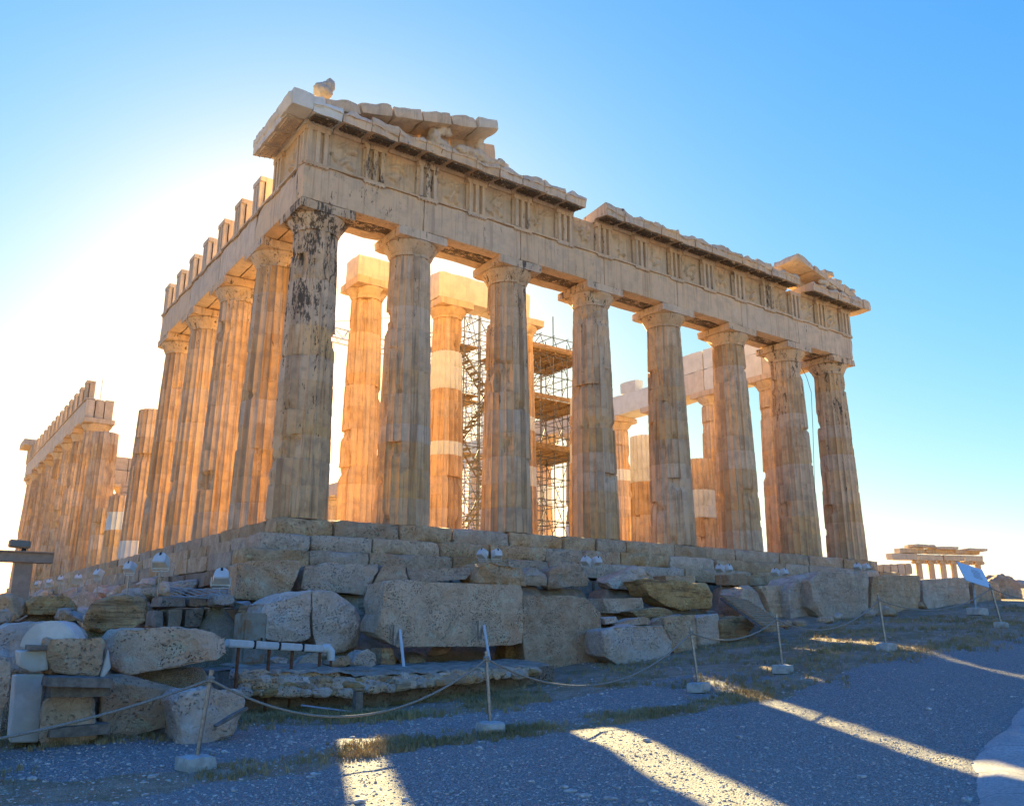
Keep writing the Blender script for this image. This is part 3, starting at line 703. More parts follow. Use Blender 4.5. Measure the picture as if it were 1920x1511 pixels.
# ------------------------------------------------------------------ loose stones: outline seen in the photograph, set at its own distance, with real depth
def stone(name, label, cat, px, y, thick, mat, bev=.07, amp=.05, res=.13, group=None, seed=None, shrink=.9, fresh=0., top=0., sink=0., soft=.3):
    _seed[0] += 1; sd = _seed[0] if seed is None else seed
    P = [at(u, v, y=y) for u, v in px]
    c = sum(P, Vector())/len(P); r2 = random.Random(sd)
    if sink:
        zb = min(p.z for p in P); h = max(p.z for p in P)-zb
        P = [Vector((p.x, p.y, p.z-sink)) if p.z < zb+.35*h else p for p in P]
    base = Vector((c.x, y+thick/2, min(p.z for p in P)))
    bm = bmesh.new()
    A = [bm.verts.new(p-base+Vector((0, r2.uniform(-.04, .04)*thick, 0))) for p in P]
    B = [bm.verts.new(c+(p-c)*r2.uniform(shrink-.06, shrink+.05)+Vector((0, thick*r2.uniform(.88, 1.08), top*(p.z-c.z)))-base) for p in P]
    n = len(P); bm.faces.new(A); bm.faces.new(B[::-1])
    for i in range(n): bm.faces.new((A[i], B[i], B[(i+1) % n], A[(i+1) % n]))
    bmesh.ops.recalc_face_normals(bm, faces=bm.faces[:])
    if soft:                                                         # corners broken off along flat fractures
        ext = [v_.co.copy() for v_ in bm.verts]; cc = sum(ext, Vector())/len(ext)
        for _ in range(6 if cat != 'boulder' else 10):
            e_ = r2.choice(ext); dn = (e_-cc); dn = Vector((dn.x, dn.y*1.2, dn.z)).normalized()+Vector((r2.uniform(-.5, .5), r2.uniform(-.5, .5), r2.uniform(-.4, .4))); dn.normalize()
            reach = max((q_-cc).dot(dn) for q_ in ext); co_ = cc+dn*(reach-r2.uniform(.03, .13 if cat != 'boulder' else .2)*min(1., thick))
            rs = bmesh.ops.bisect_plane(bm, geom=bm.verts[:]+bm.edges[:]+bm.faces[:], plane_co=co_, plane_no=dn, clear_outer=True)
            ed = [g_ for g_ in rs['geom_cut'] if isinstance(g_, bmesh.types.BMEdge)]
            if ed: bmesh.ops.contextual_create(bm, geom=ed) if len(ed) > 2 else None
        be = [e_ for e_ in bm.edges if e_.is_boundary]
        if be: bmesh.ops.holes_fill(bm, edges=be)
        bmesh.ops.recalc_face_normals(bm, faces=bm.faces[:])
    if bev: bmesh.ops.bevel(bm, geom=bm.edges[:], offset=bev, segments=1, affect='EDGES', clamp_overlap=True)
    bmesh.ops.triangulate(bm, faces=bm.faces[:])
    for _ in range(5):
        lg = [e for e in bm.edges if e.calc_length() > res]
        if not lg or len(bm.faces) > 6500: break
        bmesh.ops.subdivide_edges(bm, edges=lg, cuts=1); bmesh.ops.triangulate(bm, faces=[f for f in bm.faces if len(f.verts) > 3])
    bmesh.ops.smooth_vert(bm, verts=bm.verts[:], factor=soft*.5, use_axis_x=True, use_axis_y=True, use_axis_z=True)
    bm.normal_update(); off = Vector((sd*3.3, sd*1.7, sd*.9))
    for vv in bm.verts:
        q = vv.co+off; vv.co = vv.co+vv.normal*(amp*.55*(1.-noise.ridged_multi_fractal(q*1.1, .9, 2.1, 5, 1., 2.))+amp*1.5*fbm(q, 1.1, 6)+amp*.35*noise.noise(q*6)-amp*1.2*max(0, fbm(q, 2.3, 4)-.25))
    me = bpy.data.meshes.new(name); bm.to_mesh(me); bm.free(); me.materials.append(mat)
    me.polygons.foreach_set('use_smooth', [True]*len(me.polygons)); me.set_sharp_from_angle(angle=R(38))
    o = put(name, me, None, base, crust=.12, fresh=fresh)
    if not any(k_ in label for k_ in ('largest pitted rect', 'cube-like tan block standing', 'bright white', 'triangular', 'tall brown slab')):
        xs_ = [v_.co.x+base.x for v_ in me.vertices]; ys_ = [v_.co.y+base.y for v_ in me.vertices]; SUP.append((min(xs_)+.08, max(xs_)-.08, min(ys_)+(.28 if 'long pitted' not in label else .7), max(ys_), min(v_.co.z for v_ in me.vertices)+base.z))
    return tag(o, label, cat, group)
SUP = []
ST = [
 # name, label, outline, y, thickness, material, amp
 ('stone_block', 'largest pitted rectangular block propped by two steel struts', [(718, 1094), (724, 1088), (850, 1092), (975, 1096), (981, 1110), (979, 1205), (958, 1210), (860, 1212), (745, 1214), (714, 1198), (706, 1182), (714, 1150)], -7.4, 1.3, 'pit', .03),
 ('stone_block', 'squarish pitted block with a clipped upper corner and black patches', [(980, 1114), (1060, 1115), (1102, 1120), (1128, 1148), (1132, 1198), (1120, 1220), (1040, 1225), (984, 1224), (978, 1170)], -7.3, 1.3, 'pit', .03),
 ('stone_slab', 'pale flat-topped slab lying beside the clipped pitted block', [(1130, 1184), (1152, 1174), (1245, 1171), (1268, 1204), (1254, 1219), (1160, 1229), (1132, 1212)], -8.1, .9, 'pale', .05),
 ('stone_flake', 'thin pale flake of stone lying above the flat-topped slab', [(1134, 1158), (1158, 1155), (1160, 1166), (1136, 1171)], -7.2, .5, 'pale', .02),
 ('stone_flake', 'long thin grey flake leaning behind the flat-topped slab', [(1150, 1170), (1205, 1156), (1222, 1160), (1218, 1170), (1170, 1173)], -7.3, .5, 'pale', .02),
 ('stone_flake', 'brown flat flake lying under the layered brown block', [(1180, 1146), (1240, 1138), (1262, 1146), (1258, 1160), (1200, 1158)], -6.4, .7, 'layer', .03),
 ('stone_block', 'small squared pinkish block between the pitted and layered blocks', [(1130, 1121), (1204, 1120), (1210, 1142), (1200, 1148), (1134, 1150)], -5.9, .8, 'rock', .02),
 ('stone_block', 'brown layered block with torn horizontal bedding', [(1204, 1086), (1282, 1088), (1300, 1094), (1330, 1096), (1338, 1118), (1336, 1140), (1296, 1145), (1250, 1136), (1218, 1116)], -5.6, 1.1, 'layer', .05),
 ('stone_block', 'grey squared block standing behind the third rope post', [(1250, 1156), (1302, 1151), (1308, 1200), (1268, 1206), (1252, 1190)], -7.7, .9, 'rock', .03),
 ('stone_block', 'tan low block beside the foot of the wooden ramp', [(1304, 1158), (1346, 1150), (1352, 1192), (1308, 1198)], -7.6, .9, 'rock', .03),
 ('stone_slab', 'long tan slab with a lifted end by the wooden ramp', [(1352, 1166), (1370, 1158), (1405, 1155), (1418, 1172), (1400, 1182), (1352, 1190)], -7.7, .8, 'layer', .04),
 ('boulder', 'rounded grey boulder at the upper end of the wooden ramp', [(1385, 1118), (1396, 1102), (1418, 1098), (1432, 1110), (1441, 1130), (1438, 1150), (1412, 1146), (1388, 1136)], -5.6, 1.0, 'rock', .06),
 ('stone_block', 'grey block with a notched top beside the rounded boulder', [(1426, 1098), (1484, 1096), (1486, 1152), (1450, 1156), (1440, 1130)], -5.4, 1.1, 'rock', .03),
 ('stone_block', 'block with a sunlit broken top at the head of the block row', [(1481, 1104), (1498, 1084), (1528, 1073), (1534, 1100), (1532, 1152), (1484, 1156)], -5.8, 1.2, 'rock', .06),
 ('stone_block', 'large smooth block with a rounded flank in the block row', [(1522, 1086), (1538, 1070), (1630, 1075), (1630, 1138), (1612, 1152), (1545, 1154), (1526, 1126)], -6.3, 1.3, 'rock', .03),
 ('stone_block', 'smooth block with a slanted joint, second of the block row', [(1636, 1080), (1725, 1078), (1728, 1120), (1720, 1153), (1640, 1152), (1633, 1130)], -6.3, 1.3, 'rock', .03),
 ('stone_block', 'smooth block behind the last rope span in the row', [(1730, 1086), (1815, 1082), (1820, 1140), (1814, 1150), (1745, 1153), (1731, 1130)], -6.3, 1.3, 'rock', .03),
 ('stone_block', 'end block of the row under the information panel', [(1824, 1092), (1872, 1090), (1878, 1140), (1862, 1146), (1830, 1147)], -6.3, 1.2, 'rock', .04),
 ('boulder', 'dark jagged boulder past the information panel', [(1866, 1092), (1885, 1076), (1902, 1080), (1916, 1106), (1880, 1112)], -3.5, 1.6, 'rock', .10),
 ('stone_block', 'tall rough block with a broken edge below the platform corner', [(450, 1056), (470, 1049), (562, 1051), (568, 1060), (552, 1090), (544, 1110), (480, 1126), (446, 1122)], -4.2, 1.3, 'pit', .05),
 ('stone_block', 'wide cracked block leaning against the steps', [(570, 1060), (640, 1057), (714, 1057), (700, 1090), (684, 1116), (620, 1108), (564, 1106)], -4.1, 1.2, 'pit', .04),
 ('stone_block', 'wedge of cracked block beside the black fissure', [(719, 1058), (760, 1057), (764, 1088), (720, 1096), (697, 1114), (700, 1096)], -4.1, 1.1, 'pit', .03),
 ('stone_slab', 'long low slab with a clean sunlit top edge', [(763, 1062), (884, 1064), (886, 1074), (872, 1086), (800, 1092), (765, 1090)], -4.0, 1.0, 'rock', .03),
 ('boulder', 'domed pitted half of a split boulder beside the cabinet', [(486, 1160), (498, 1128), (538, 1110), (583, 1106), (584, 1196), (556, 1206), (504, 1200), (488, 1184)], -6.2, 1.3, 'pale', .05),
 ('boulder', 'taller pitted half of a split boulder with an orange broken end', [(585, 1107), (624, 1108), (652, 1122), (672, 1146), (682, 1165), (678, 1212), (648, 1226), (604, 1238), (586, 1190)], -6.2, 1.3, 'pale', .05),
 ('boulder', 'wedge-shaped boulder with a floodlight behind it', [(890, 1086), (898, 1060), (920, 1052), (975, 1062), (992, 1084), (997, 1096), (940, 1096), (892, 1093)], -4.3, 1.1, 'rock', .06),
 ('boulder', 'small pointed boulder next to the wedge-shaped boulder', [(984, 1078), (1004, 1064), (1028, 1076), (1030, 1098), (996, 1098)], -4.0, .9, 'rock', .06),
 ('boulder', 'broad trapezoid boulder under the second pair of floodlights', [(1031, 1070), (1050, 1058), (1082, 1060), (1106, 1088), (1108, 1100), (1034, 1099)], -4.0, 1.0, 'rock', .06),
 ('boulder', 'sloping grey boulder between two pairs of floodlights', [(1142, 1092), (1160, 1078), (1208, 1062), (1232, 1086), (1214, 1108), (1150, 1104)], -3.9, 1.0, 'rock', .07),
 ('stone_slab', 'low tan slab above the layered brown block', [(1246, 1078), (1306, 1078), (1308, 1094), (1250, 1092)], -3.6, .8, 'rock', .02),
 ('stone_block', 'small grey block at the foot of the steps by the ramp', [(1366, 1076), (1400, 1074), (1402, 1098), (1368, 1098)], -3.4, .8, 'rock', .03),
 ('stone_block', 'long grey block under the fourth pair of floodlights', [(1403, 1078), (1482, 1080), (1484, 1096), (1404, 1098)], -3.4, .8, 'rock', .03),
 ('stone_block', 'orange broken stone wedged between the boulder and the largest block', [(686, 1120), (712, 1117), (714, 1146), (690, 1148)], -5.4, .6, 'layer', .03),
 ('stone_block', 'orange square stone below the wedged broken stone', [(684, 1150), (714, 1150), (714, 1184), (688, 1184)], -5.3, .7, 'rock', .02),
 ('boulder', 'egg-shaped brown boulder cracked into slabs', [(166, 1162), (180, 1134), (214, 1118), (262, 1116), (284, 1126), (289, 1146), (278, 1166), (250, 1178), (196, 1184), (172, 1176)], -7.6, 1.3, 'layer', .08),
 ('stone_block', 'long pitted block with a pale flat top and chamfered end', [(206, 1198), (226, 1180), (300, 1176), (398, 1184), (426, 1196), (424, 1224), (404, 1236), (310, 1256), (240, 1264), (214, 1250)], -10.4, 1.3, 'pit', .04),
 ('stone_block', 'cube-like tan block standing beside the white marble block', [(92, 1196), (192, 1193), (202, 1206), (196, 1250), (184, 1272), (98, 1266), (86, 1236)], -11.2, .9, 'rock', .05),
 ('stone_block', 'squat tan block with rounded corners under the cube-like block', [(80, 1314), (106, 1302), (178, 1301), (190, 1314), (186, 1346), (134, 1368), (90, 1371), (78, 1350)], -11.1, .9, 'rock', .05),
 ('stone_block', 'dark-sided block under the long pitted block', [(190, 1270), (240, 1264), (336, 1288), (318, 1318), (240, 1346), (198, 1334)], -10.9, 1.2, 'rock', .05),
 ('boulder', 'pale rough boulder behind the first rope post', [(324, 1314), (338, 1296), (400, 1290), (458, 1296), (464, 1314), (446, 1338), (398, 1355), (336, 1353)], -11.6, .9, 'pale', .06),
 ('stone_slab', 'tall brown slab standing at the pile of white marble', [(-60, 1230), (10, 1232), (20, 1240), (14, 1300), (0, 1375), (-60, 1380)], -11.8, .5, 'rock', .04),
 ('boulder', 'wide sloping grey rock behind the white marble drum', [(-60, 1200), (20, 1168), (100, 1166), (150, 1172), (172, 1190), (160, 1260), (20, 1290), (-60, 1290)], -9.6, 1.6, 'pale', .06),
 ('stone_block', 'brown block with a sloping top behind the egg-shaped boulder', [(48, 1128), (62, 1116), (132, 1118), (156, 1136), (148, 1152), (52, 1154)], -5.6, 1.1, 'layer', .05),
 ('boulder', 'small dark boulder leaning on the brown sloping-topped block', [(106, 1158), (114, 1138), (146, 1132), (162, 1148), (158, 1166), (112, 1168)], -6.4, .9, 'rock', .07),
 ('boulder', 'orange-topped boulder next to the steel frame', [(-40, 1120), (10, 1116), (42, 1124), (48, 1150), (20, 1168), (-40, 1170)], -5.4, 1.2, 'rock', .07),
 ('boulder', 'flat rounded stone below the orange-topped boulder', [(-20, 1148), (18, 1142), (26, 1152), (20, 1166), (-20, 1172)], -6.6, .8, 'pale', .05),
 ('stone', 'pale broken stone in front of the nearest single floodlight', [(402, 1118), (420, 1112), (440, 1114), (444, 1130), (424, 1136), (404, 1132)], -5.0, .5, 'pale', .04),
 ('stone', 'grey pyramid-shaped stone under the white pipe', [(556, 1246), (570, 1228), (596, 1222), (606, 1236), (602, 1248), (570, 1250)], -7.3, .5, 'rock', .04),
 ('stone', 'low grey stone beside the end of the white pipe', [(618, 1246), (636, 1230), (656, 1226), (664, 1244), (650, 1252), (624, 1252)], -7.4, .5, 'rock', .04),
 ('stone', 'rounded dark stone beside the end of the largest block', [(662, 1242), (672, 1222), (690, 1214), (706, 1226), (710, 1248), (690, 1256), (666, 1254)], -7.6, .6, 'pale', .04),
 ('stone', 'small block holding up the corner of the largest block', [(714, 1214), (742, 1214), (746, 1248), (716, 1250)], -7.2, .6, 'rock', .03),
 ('stone', 'white lump of marble on the dark ground cloth', [(508, 1236), (522, 1230), (542, 1234), (538, 1244), (512, 1244)], -7.2, .3, 'pale', .03),
 ('stone', 'orange support stone between the two pitted blocks', [(950, 1208), (974, 1208), (972, 1232), (946, 1234)], -6.9, .6, 'layer', .03),
 ('stone', 'shaded support stone under the clipped pitted block', [(1010, 1224), (1048, 1224), (1046, 1240), (1014, 1242)], -6.9, .7, 'rock', .03),
]
for nm, lab, px, y, th, m, amp in ST:
    low = max(v for u, v in px); P = [at(u, v, y=y) for u, v in px]; zb = min(p.z for p in P); cx = sum(p.x for p in P)/len(P)
    g = gz(cx, y+.3); sk = 0.
    if 0 < zb-g < .5: sk = zb-g+.08
    stone(nm, lab, {'stone_block': 'stone block', 'stone_slab': 'slab', 'stone_flake': 'stone', 'boulder': 'boulder', 'stone': 'stone'}[nm], px, y, th, M[m], bev=.015 if nm != 'boulder' else .03, amp=amp, sink=sk, res=.075 if y < -9 else .10)
# earth and rubble bank that carries the upper row of blocks
def bank():
    xs = np.arange(-12, 33, .2); ys = np.arange(-12.4, -1.4, .2); X, Y = np.meshgrid(xs, ys); G = gz_np(X, Y)
    t = np.clip((Y+7.6)/3.2, 0, 1); t = t*t*(3-2*t); top = np.where(X < 14, -2.75, -2.75+np.clip((X-14)/8, 0, 1)*.6)
    H = np.where(X > -4, np.maximum(G-.3, G+(np.maximum(top, G)-G)*t-.1), G-.3); e = np.clip((X+4)/2.2, 0, 1); H = (G-.4)*(1-e)+H*e
    for j in range(len(ys)):
        for i in range(len(xs)): H[j, i] += .10*fbm(Vector((xs[i], ys[j], 3)), .9, 4)
    H = np.where(Y < -8.4, G-.4, H)
    for (x0, x1, y0, y1, zb) in SUP:                                  # earth packed under every stone that does not stand on the ground
        dx = np.maximum(np.maximum(x0-X, X-x1), 0); dy = np.maximum(np.maximum(y0-Y, Y-y1), 0)
        H = np.maximum(H, np.minimum(zb+.05-2.6*np.hypot(dx, dy), G+2.6))
    V = list(zip(X.ravel(), Y.ravel(), H.ravel())); F = []; n = len(xs)
    for j in range(len(ys)-1):
        for i in range(n-1):
            if max(H[j, i]-G[j, i], H[j+1, i]-G[j+1, i], H[j, i+1]-G[j, i+1], H[j+1, i+1]-G[j+1, i+1]) > -.28: F.append((j*n+i, j*n+i+1, (j+1)*n+i+1, (j+1)*n+i))
    me = mesh('bank', V, F, M['ground'], 180); a = me.attributes.new('soil', 'FLOAT', 'POINT'); a.data.foreach_set('value', [1.]*len(V))
    tag(put('bank', me), 'earth bank rising to the temple steps', None, None, 'structure')
# rubble stones heaped along the south flank and filling the bank between the blocks
def pebble_mesh(seed, mat, sub=2, amp=.28):
    bm = bmesh.new(); bmesh.ops.create_icosphere(bm, subdivisions=sub, radius=1); off = Vector((seed*2.3, seed, 0))
    for vv in bm.verts:
        d = vv.co.copy(); vv.co = d*(1+amp*fbm(d+off, .9, 3)); vv.co.z *= .72
        for ax, lim in ((2, .52), (0, .8), (1, .78)):
            if abs(vv.co[ax]) > lim: vv.co[ax] = math.copysign(lim+(abs(vv.co[ax])-lim)*.25, vv.co[ax])
    me = bpy.data.meshes.new('stone'); bm.to_mesh(me); bm.free(); me.materials.append(mat)
    me.polygons.foreach_set('use_smooth', [True]*len(me.polygons)); me.set_sharp_from_angle(angle=R(30)); return me
peb = [pebble_mesh(k, M[m], 3) for k, m in enumerate(('rock', 'pale', 'layer', 'rock', 'pit', 'pale'))]
r3 = random.Random(21)
for i in range(150):
    y = 1.5+42*r3.random()**1.5; t = r3.random(); x = -1.5-2.9*t; g = gz(x, y)
    z = max(g, -1.75-1.35*t)-.02; s = r3.uniform(.25, .62)*(1+.012*y)
    o = put('stone', r3.choice(peb), None, (x, y, z), (r3.uniform(-.4, .4), r3.uniform(-.4, .4), r3.uniform(0, 6)), crust=0., fresh=0.); o.scale = (s*r3.uniform(.8, 1.5), s*r3.uniform(.7, 1.1), s*r3.uniform(.6, 1))
    tag(o, 'loose tan stone in the heap along the temple flank', 'stone', 'stones heaped along the temple flank')
for i in range(110):
    x = r3.uniform(-2.5, 24); y = r3.uniform(-6.8, -2.8); t = min(1, max(0, (y+7.6)/3.2)); t = t*t*(3-2*t); g = gz(x, y)
    top = -2.75 if x < 14 else -2.75+min(1, (x-14)/8)*.6; z = g+(max(top, g)-g)*t-.03; s = r3.uniform(.14, .38)
    o = put('stone', r3.choice(peb), None, (x, y, z), (r3.uniform(-.3, .3), r3.uniform(-.3, .3), r3.uniform(0, 6)), crust=0., fresh=0.); o.scale = (s*r3.uniform(.9, 1.6), s, s*r3.uniform(.6, 1))
    tag(o, 'small broken stone packed between the blocks below the steps', 'stone', 'broken stones packed below the steps')
# grey coursed wall at the platform corner
cw = tag(empty('masonry_wall', at(380, 1200, y=-4.6)), 'low grey masonry wall of squared blocks beside the cabinet', 'wall')
b0 = cw.location
def wpt(u, v): return at(u, v, y=-4.6)-b0
for (v0, v1, us) in ((1180, 1206, (285, 330, 372, 420, 484)), (1140, 1178, (288, 312, 345, 385, 420, 455, 486)), (1116, 1138, (300, 352, 400, 446))):
    for ua, ub in zip(us, us[1:]):
        a = wpt(ua, v1); b = wpt(ub, v0); me = rough_box_mesh('wall_block', (b.x-a.x-.012, 1.0, b.z-a.z-.012), M['poros'], .2, .03, .012, _seed[0]); _seed[0] += 1
        put('wall_block', me, cw, ((a.x+b.x)/2, .5+r3.uniform(-.03, .03), a.z))
me = rough_box_mesh('wall_footing', (wpt(488, 1200).x-wpt(280, 1200).x, 1.2, 1.4), M['poros'], .3, .03, .02, 5); put('wall_footing', me, cw, ((wpt(488, 1200).x+wpt(280, 1200).x)/2, .65, wpt(300, 1206).z-1.4))
# dry-stone kerb under the dark ground cloth
dw = tag(empty('dry_stone_wall', at(700, 1290, y=-8.6)), 'low dry-stone kerb of small rounded stones below the dark cloth', 'wall')
for r_i in range(4):
    u = 452+r3.uniform(0, 8)
    while u < 1000:
        tt = (r_i+.4)/4; top = 1258 if u < 640 else 1266-18*(u-640)/360; bot = 1302 if u < 650 else 1298-36*(u-650)/350
        if u < 640 or r_i < 3:
            p = at(u, bot+(top-bot)*tt, y=-9.0+.22*tt)-dw.location; s = r3.uniform(.09, .17)
            o = put('stone', peb[r3.randrange(6)], dw, p, (r3.uniform(-.2, .2), r3.uniform(-.2, .2), r3.uniform(-.5, .5))); o.scale = (s*r3.uniform(1.1, 1.9), s, s*r3.uniform(.9, 1.2))
        u += r3.uniform(13, 21)
tl, tr = at(450, 1256, y=-8.5), at(1010, 1246, y=-8.5)
block('terrace_fill', tl.x, 3.6, -8.62, -5.6, -5.2, tl.z-.06, M['poros'], dw, .4, .03, .03); dw.children[-1].location -= dw.location
V = []; F = []
us = np.linspace(450, 1010, 60)
for j in range(7):
    for u in us:
        p = at(u, (1254 if u < 640 else 1262-18*(u-640)/360)+2*math.sin(u*.13), y=-8.55); q = Vector((p.x, p.y, p.z))
        y = -8.95+.08*noise.noise(Vector((u*.02, 5, 0)))+(0, .02, .12, .5, 1.0, 1.6, 2.2)[j]; z = q.z+(-.05, -.03, .0, .03, .05, .05, .0)[j]+.02*fbm(Vector((u*.06, j*.7, 0)), 1, 4)
        V.append((p.x, y+.05*fbm(Vector((u*.09, j, 4)), 1, 4), z))
n = len(us)
for j in range(6):
    for i in range(n-1): F.append((j*n+i, j*n+i+1, (j+1)*n+i+1, (j+1)*n+i))
tag(put('ground_cloth', mesh('ground_cloth', V, F, M['cloth'], 180)), 'dark protective cloth spread below the big blocks', 'cloth')
# timber planks lying in front and between the left-hand blocks
def plank(label, a, b, wd, th, mat, y0=None):
    a = Vector(a); b = Vector(b); d = b-a
    me = rough_box_mesh('plank', (d.length, wd, th), mat, .3, .012, .004, _seed[0], centre=(.5, .5, .5)); _seed[0] += 1
    o = put('plank', me, None, (a+b)/2); o.rotation_mode = 'QUATERNION'; o.rotation_quaternion = d.to_track_quat('X', 'Z'); return tag(o, label, 'plank')
plank('dark timber under the cube-like tan block', at(82, 1276, y=-11.3), at(205, 1278, y=-11.3), .5, .14, M['greywood'])
plank('short dark timber on top of the white marble block', at(48, 1213, y=-10.9), at(96, 1214, y=-10.9), .3, .08, M['greywood'])
plank('thicker timber beam below the cube-like block', at(88, 1294, y=-11.1), at(200, 1292, y=-11.1), .6, .16, M['greywood'])
plank('grey plank leaning on the pale boulder by the first post', at(402, 1362, y=-12.0), at(462, 1326, y=-11.9), .12, .05, M['greywood'])
plank('timber sleeper under the squat tan block', at(86, 1372, y=-11.0), at(200, 1362, y=-11.0), .5, .14, M['greywood'])
a = atg(140, 1386); b = atg(222, 1372); plank('thin pale slab lying in the grass by the gravel path', a+Vector((0, 0, .05)), b+Vector((0, 0, .06)), .35, .07, M['pale'])
a = atg(240, 1380); b = atg(320, 1362); plank('narrow squared slab lying in the grass beside the thin one', a+Vector((0, 0, .06)), b+Vector((0, 0, .09)), .22, .12, M['pale'])
# white marble pieces at the left
def wpoly(name, label, px, y, th, cat='marble block', m='white', bev=.02, sink=0.):
    return stone(name, label, cat, px, y, th, M[m], bev=bev, sink=sink, amp=.006, res=.12, shrink=.97, soft=0.)
c = at(108, 1206, y=-10.6); rad = .36
bm = bmesh.new(); bmesh.ops.create_cone(bm, cap_ends=True, segments=40, radius1=rad, radius2=rad, depth=.7, matrix=Matrix.Rotation(math.pi/2, 4, 'X'))
bmesh.ops.bisect_plane(bm, geom=bm.verts[:]+bm.edges[:]+bm.faces[:], plane_co=(0, 0, -.02), plane_no=(0, 0, -1), clear_outer=True)
bmesh.ops.holes_fill(bm, edges=[e for e in bm.edges if e.is_boundary]); bmesh.ops.bevel(bm, geom=[e for e in bm.edges if e.calc_face_angle(0) > .6], offset=.025, segments=2, affect='EDGES')
me = bpy.data.meshes.new('marble_half_drum'); bm.to_mesh(me); bm.free(); me.materials.append(M['white'])
tag(put('marble_half_drum', me, None, c+Vector((0, .3, -.05)), (0, 0, -.35)), 'new white marble half drum with a domed top', 'marble block')
wpoly('marble_block', 'bright white cut marble block under the half drum', [(36, 1220), (90, 1217), (92, 1256), (60, 1260), (36, 1250)], -10.95, .55)
wpoly('marble_pillar', 'bluish white upright marble pillar below the white block', [(28, 1264), (84, 1262), (80, 1348), (24, 1348)], -10.9, .5, sink=.3)
wpoly('marble_slab', 'thin white triangular marble slab against the long pitted block', [(203, 1216), (209, 1252), (188, 1280), (184, 1278)], -11.15, .12)

bank()
# ------------------------------------------------------------------ rope barrier
PB = [((367, 1443), (381, 1266)), ((919, 1374), (910, 1228)), ((1310, 1296), (1300, 1180)), ((1468, 1261), (1463, 1155)), ((1662, 1219), (1657, 1117)), ((1878, 1177), (1867, 1097))]
tops = []
pl = ['beside the pale rough boulder', 'in front of the largest pitted block', 'in front of the grey squared block', 'at the foot of the wooden ramp', 'in front of the block row', 'by the information panel']
for i, (b, t) in enumerate(PB):
    H = 1.18; d = H*FPX/(b[1]-t[1]); p = at(*b, d=d); q_ = atg(*b)
    if abs((q_-CAM).dot(fw)/d-1) < .25: p = q_
    else: p.z = gz(p.x, p.y)
    sc_ = (p-CAM).dot(fw)/d; H = max(1.0, min(1.25, H*sc_))
    po = tag(empty('rope_post', p, None, (0, 0, r3.uniform(-.3, .3))), 'steel rope post in a white concrete foot '+pl[i], 'rope post', 'rope posts along the gravel')
    me = rough_box_mesh('foot', (.40, .34, .20), M['concrete'], .1, .022, .006, 70+i); put('foot', me, po, (0, 0, -.03))
    tl = Vector(((t[0]-b[0])*d/FPX*.9, 0, 1.0)); tl = (rt*((t[0]-b[0])*sc_*d/FPX)+Vector((0, 0, H-.15)))
    q = Quaternion((0, 0, 1), -po.rotation_euler.z); tv = q @ tl; nrm = tv.normalized()
    put('pole', tube_mesh('pole', [(0, 0, .12), Vector((0, 0, .15))+tv], .028, M['steel'], 12), po)
    put('cap', tube_mesh('cap', [Vector((0, 0, .15))+tv*.985, Vector((0, 0, .15))+tv*1.012], .031, M['steel'], 12), po)
    put('rope_knot', tube_mesh('rope_knot', [Vector((0, 0, .15))+tv*(.86+.02*k) for k in range(5)], [.036, .052, .046, .054, .036], M['rope'], 10), po)
    tops.append(p+Vector((0, 0, .15))+tl*.90)
def rope(label, a, b, sag, n=26, rad=.016):
    pts = []
    for k in range(n+1):
        t = k/n; p = a.lerp(b, t); p = p+Vector((0, 0, -sag*4*t*(1-t))); g = gz(p.x, p.y)+rad+.02
        if p.z < g: p.z = g
        pts.append(p)
    return tag(put('rope', tube_mesh('rope', pts, rad, M['rope'], 8)), label, 'rope')
rope('rope running from the first post past the low grass edge', tops[0]+Vector((-4.2, -.35, -.60)), tops[0], .2)
rope('rope hanging between the pale boulder post and the largest block post', tops[0], tops[1], .62)
rope('rope sagging below the two pitted blocks', tops[1], tops[2], .66)
rope('rope sagging across the low tan blocks', tops[2], tops[3], .26)
rope('rope sagging in front of the start of the block row', tops[3], tops[4], .42)
rope('rope sagging along the smooth block row', tops[4], tops[5], .40)
rope('rope leading away from the post by the information panel', tops[5], tops[5]+Vector((6, -.5, .25)), .45)
p = atg(670, 1345); stp = tag(empty('timber_stump', p), 'short dark timber stump in the dry grass', 'post')
put('stake', rough_box_mesh('stake', (.15, .14, .50), M['greywood'], .1, .015, .006, 77), stp, (0, 0, -.05)); put('top', rough_box_mesh('top', (.17, .16, .03), M['wood'], .1, .006, .002, 78), stp, (0, 0, .451))
put('guy', tube_mesh('guy', [(0, 0, .08), (-.9, .35, .22)], .018, M['cable'], 8), stp)

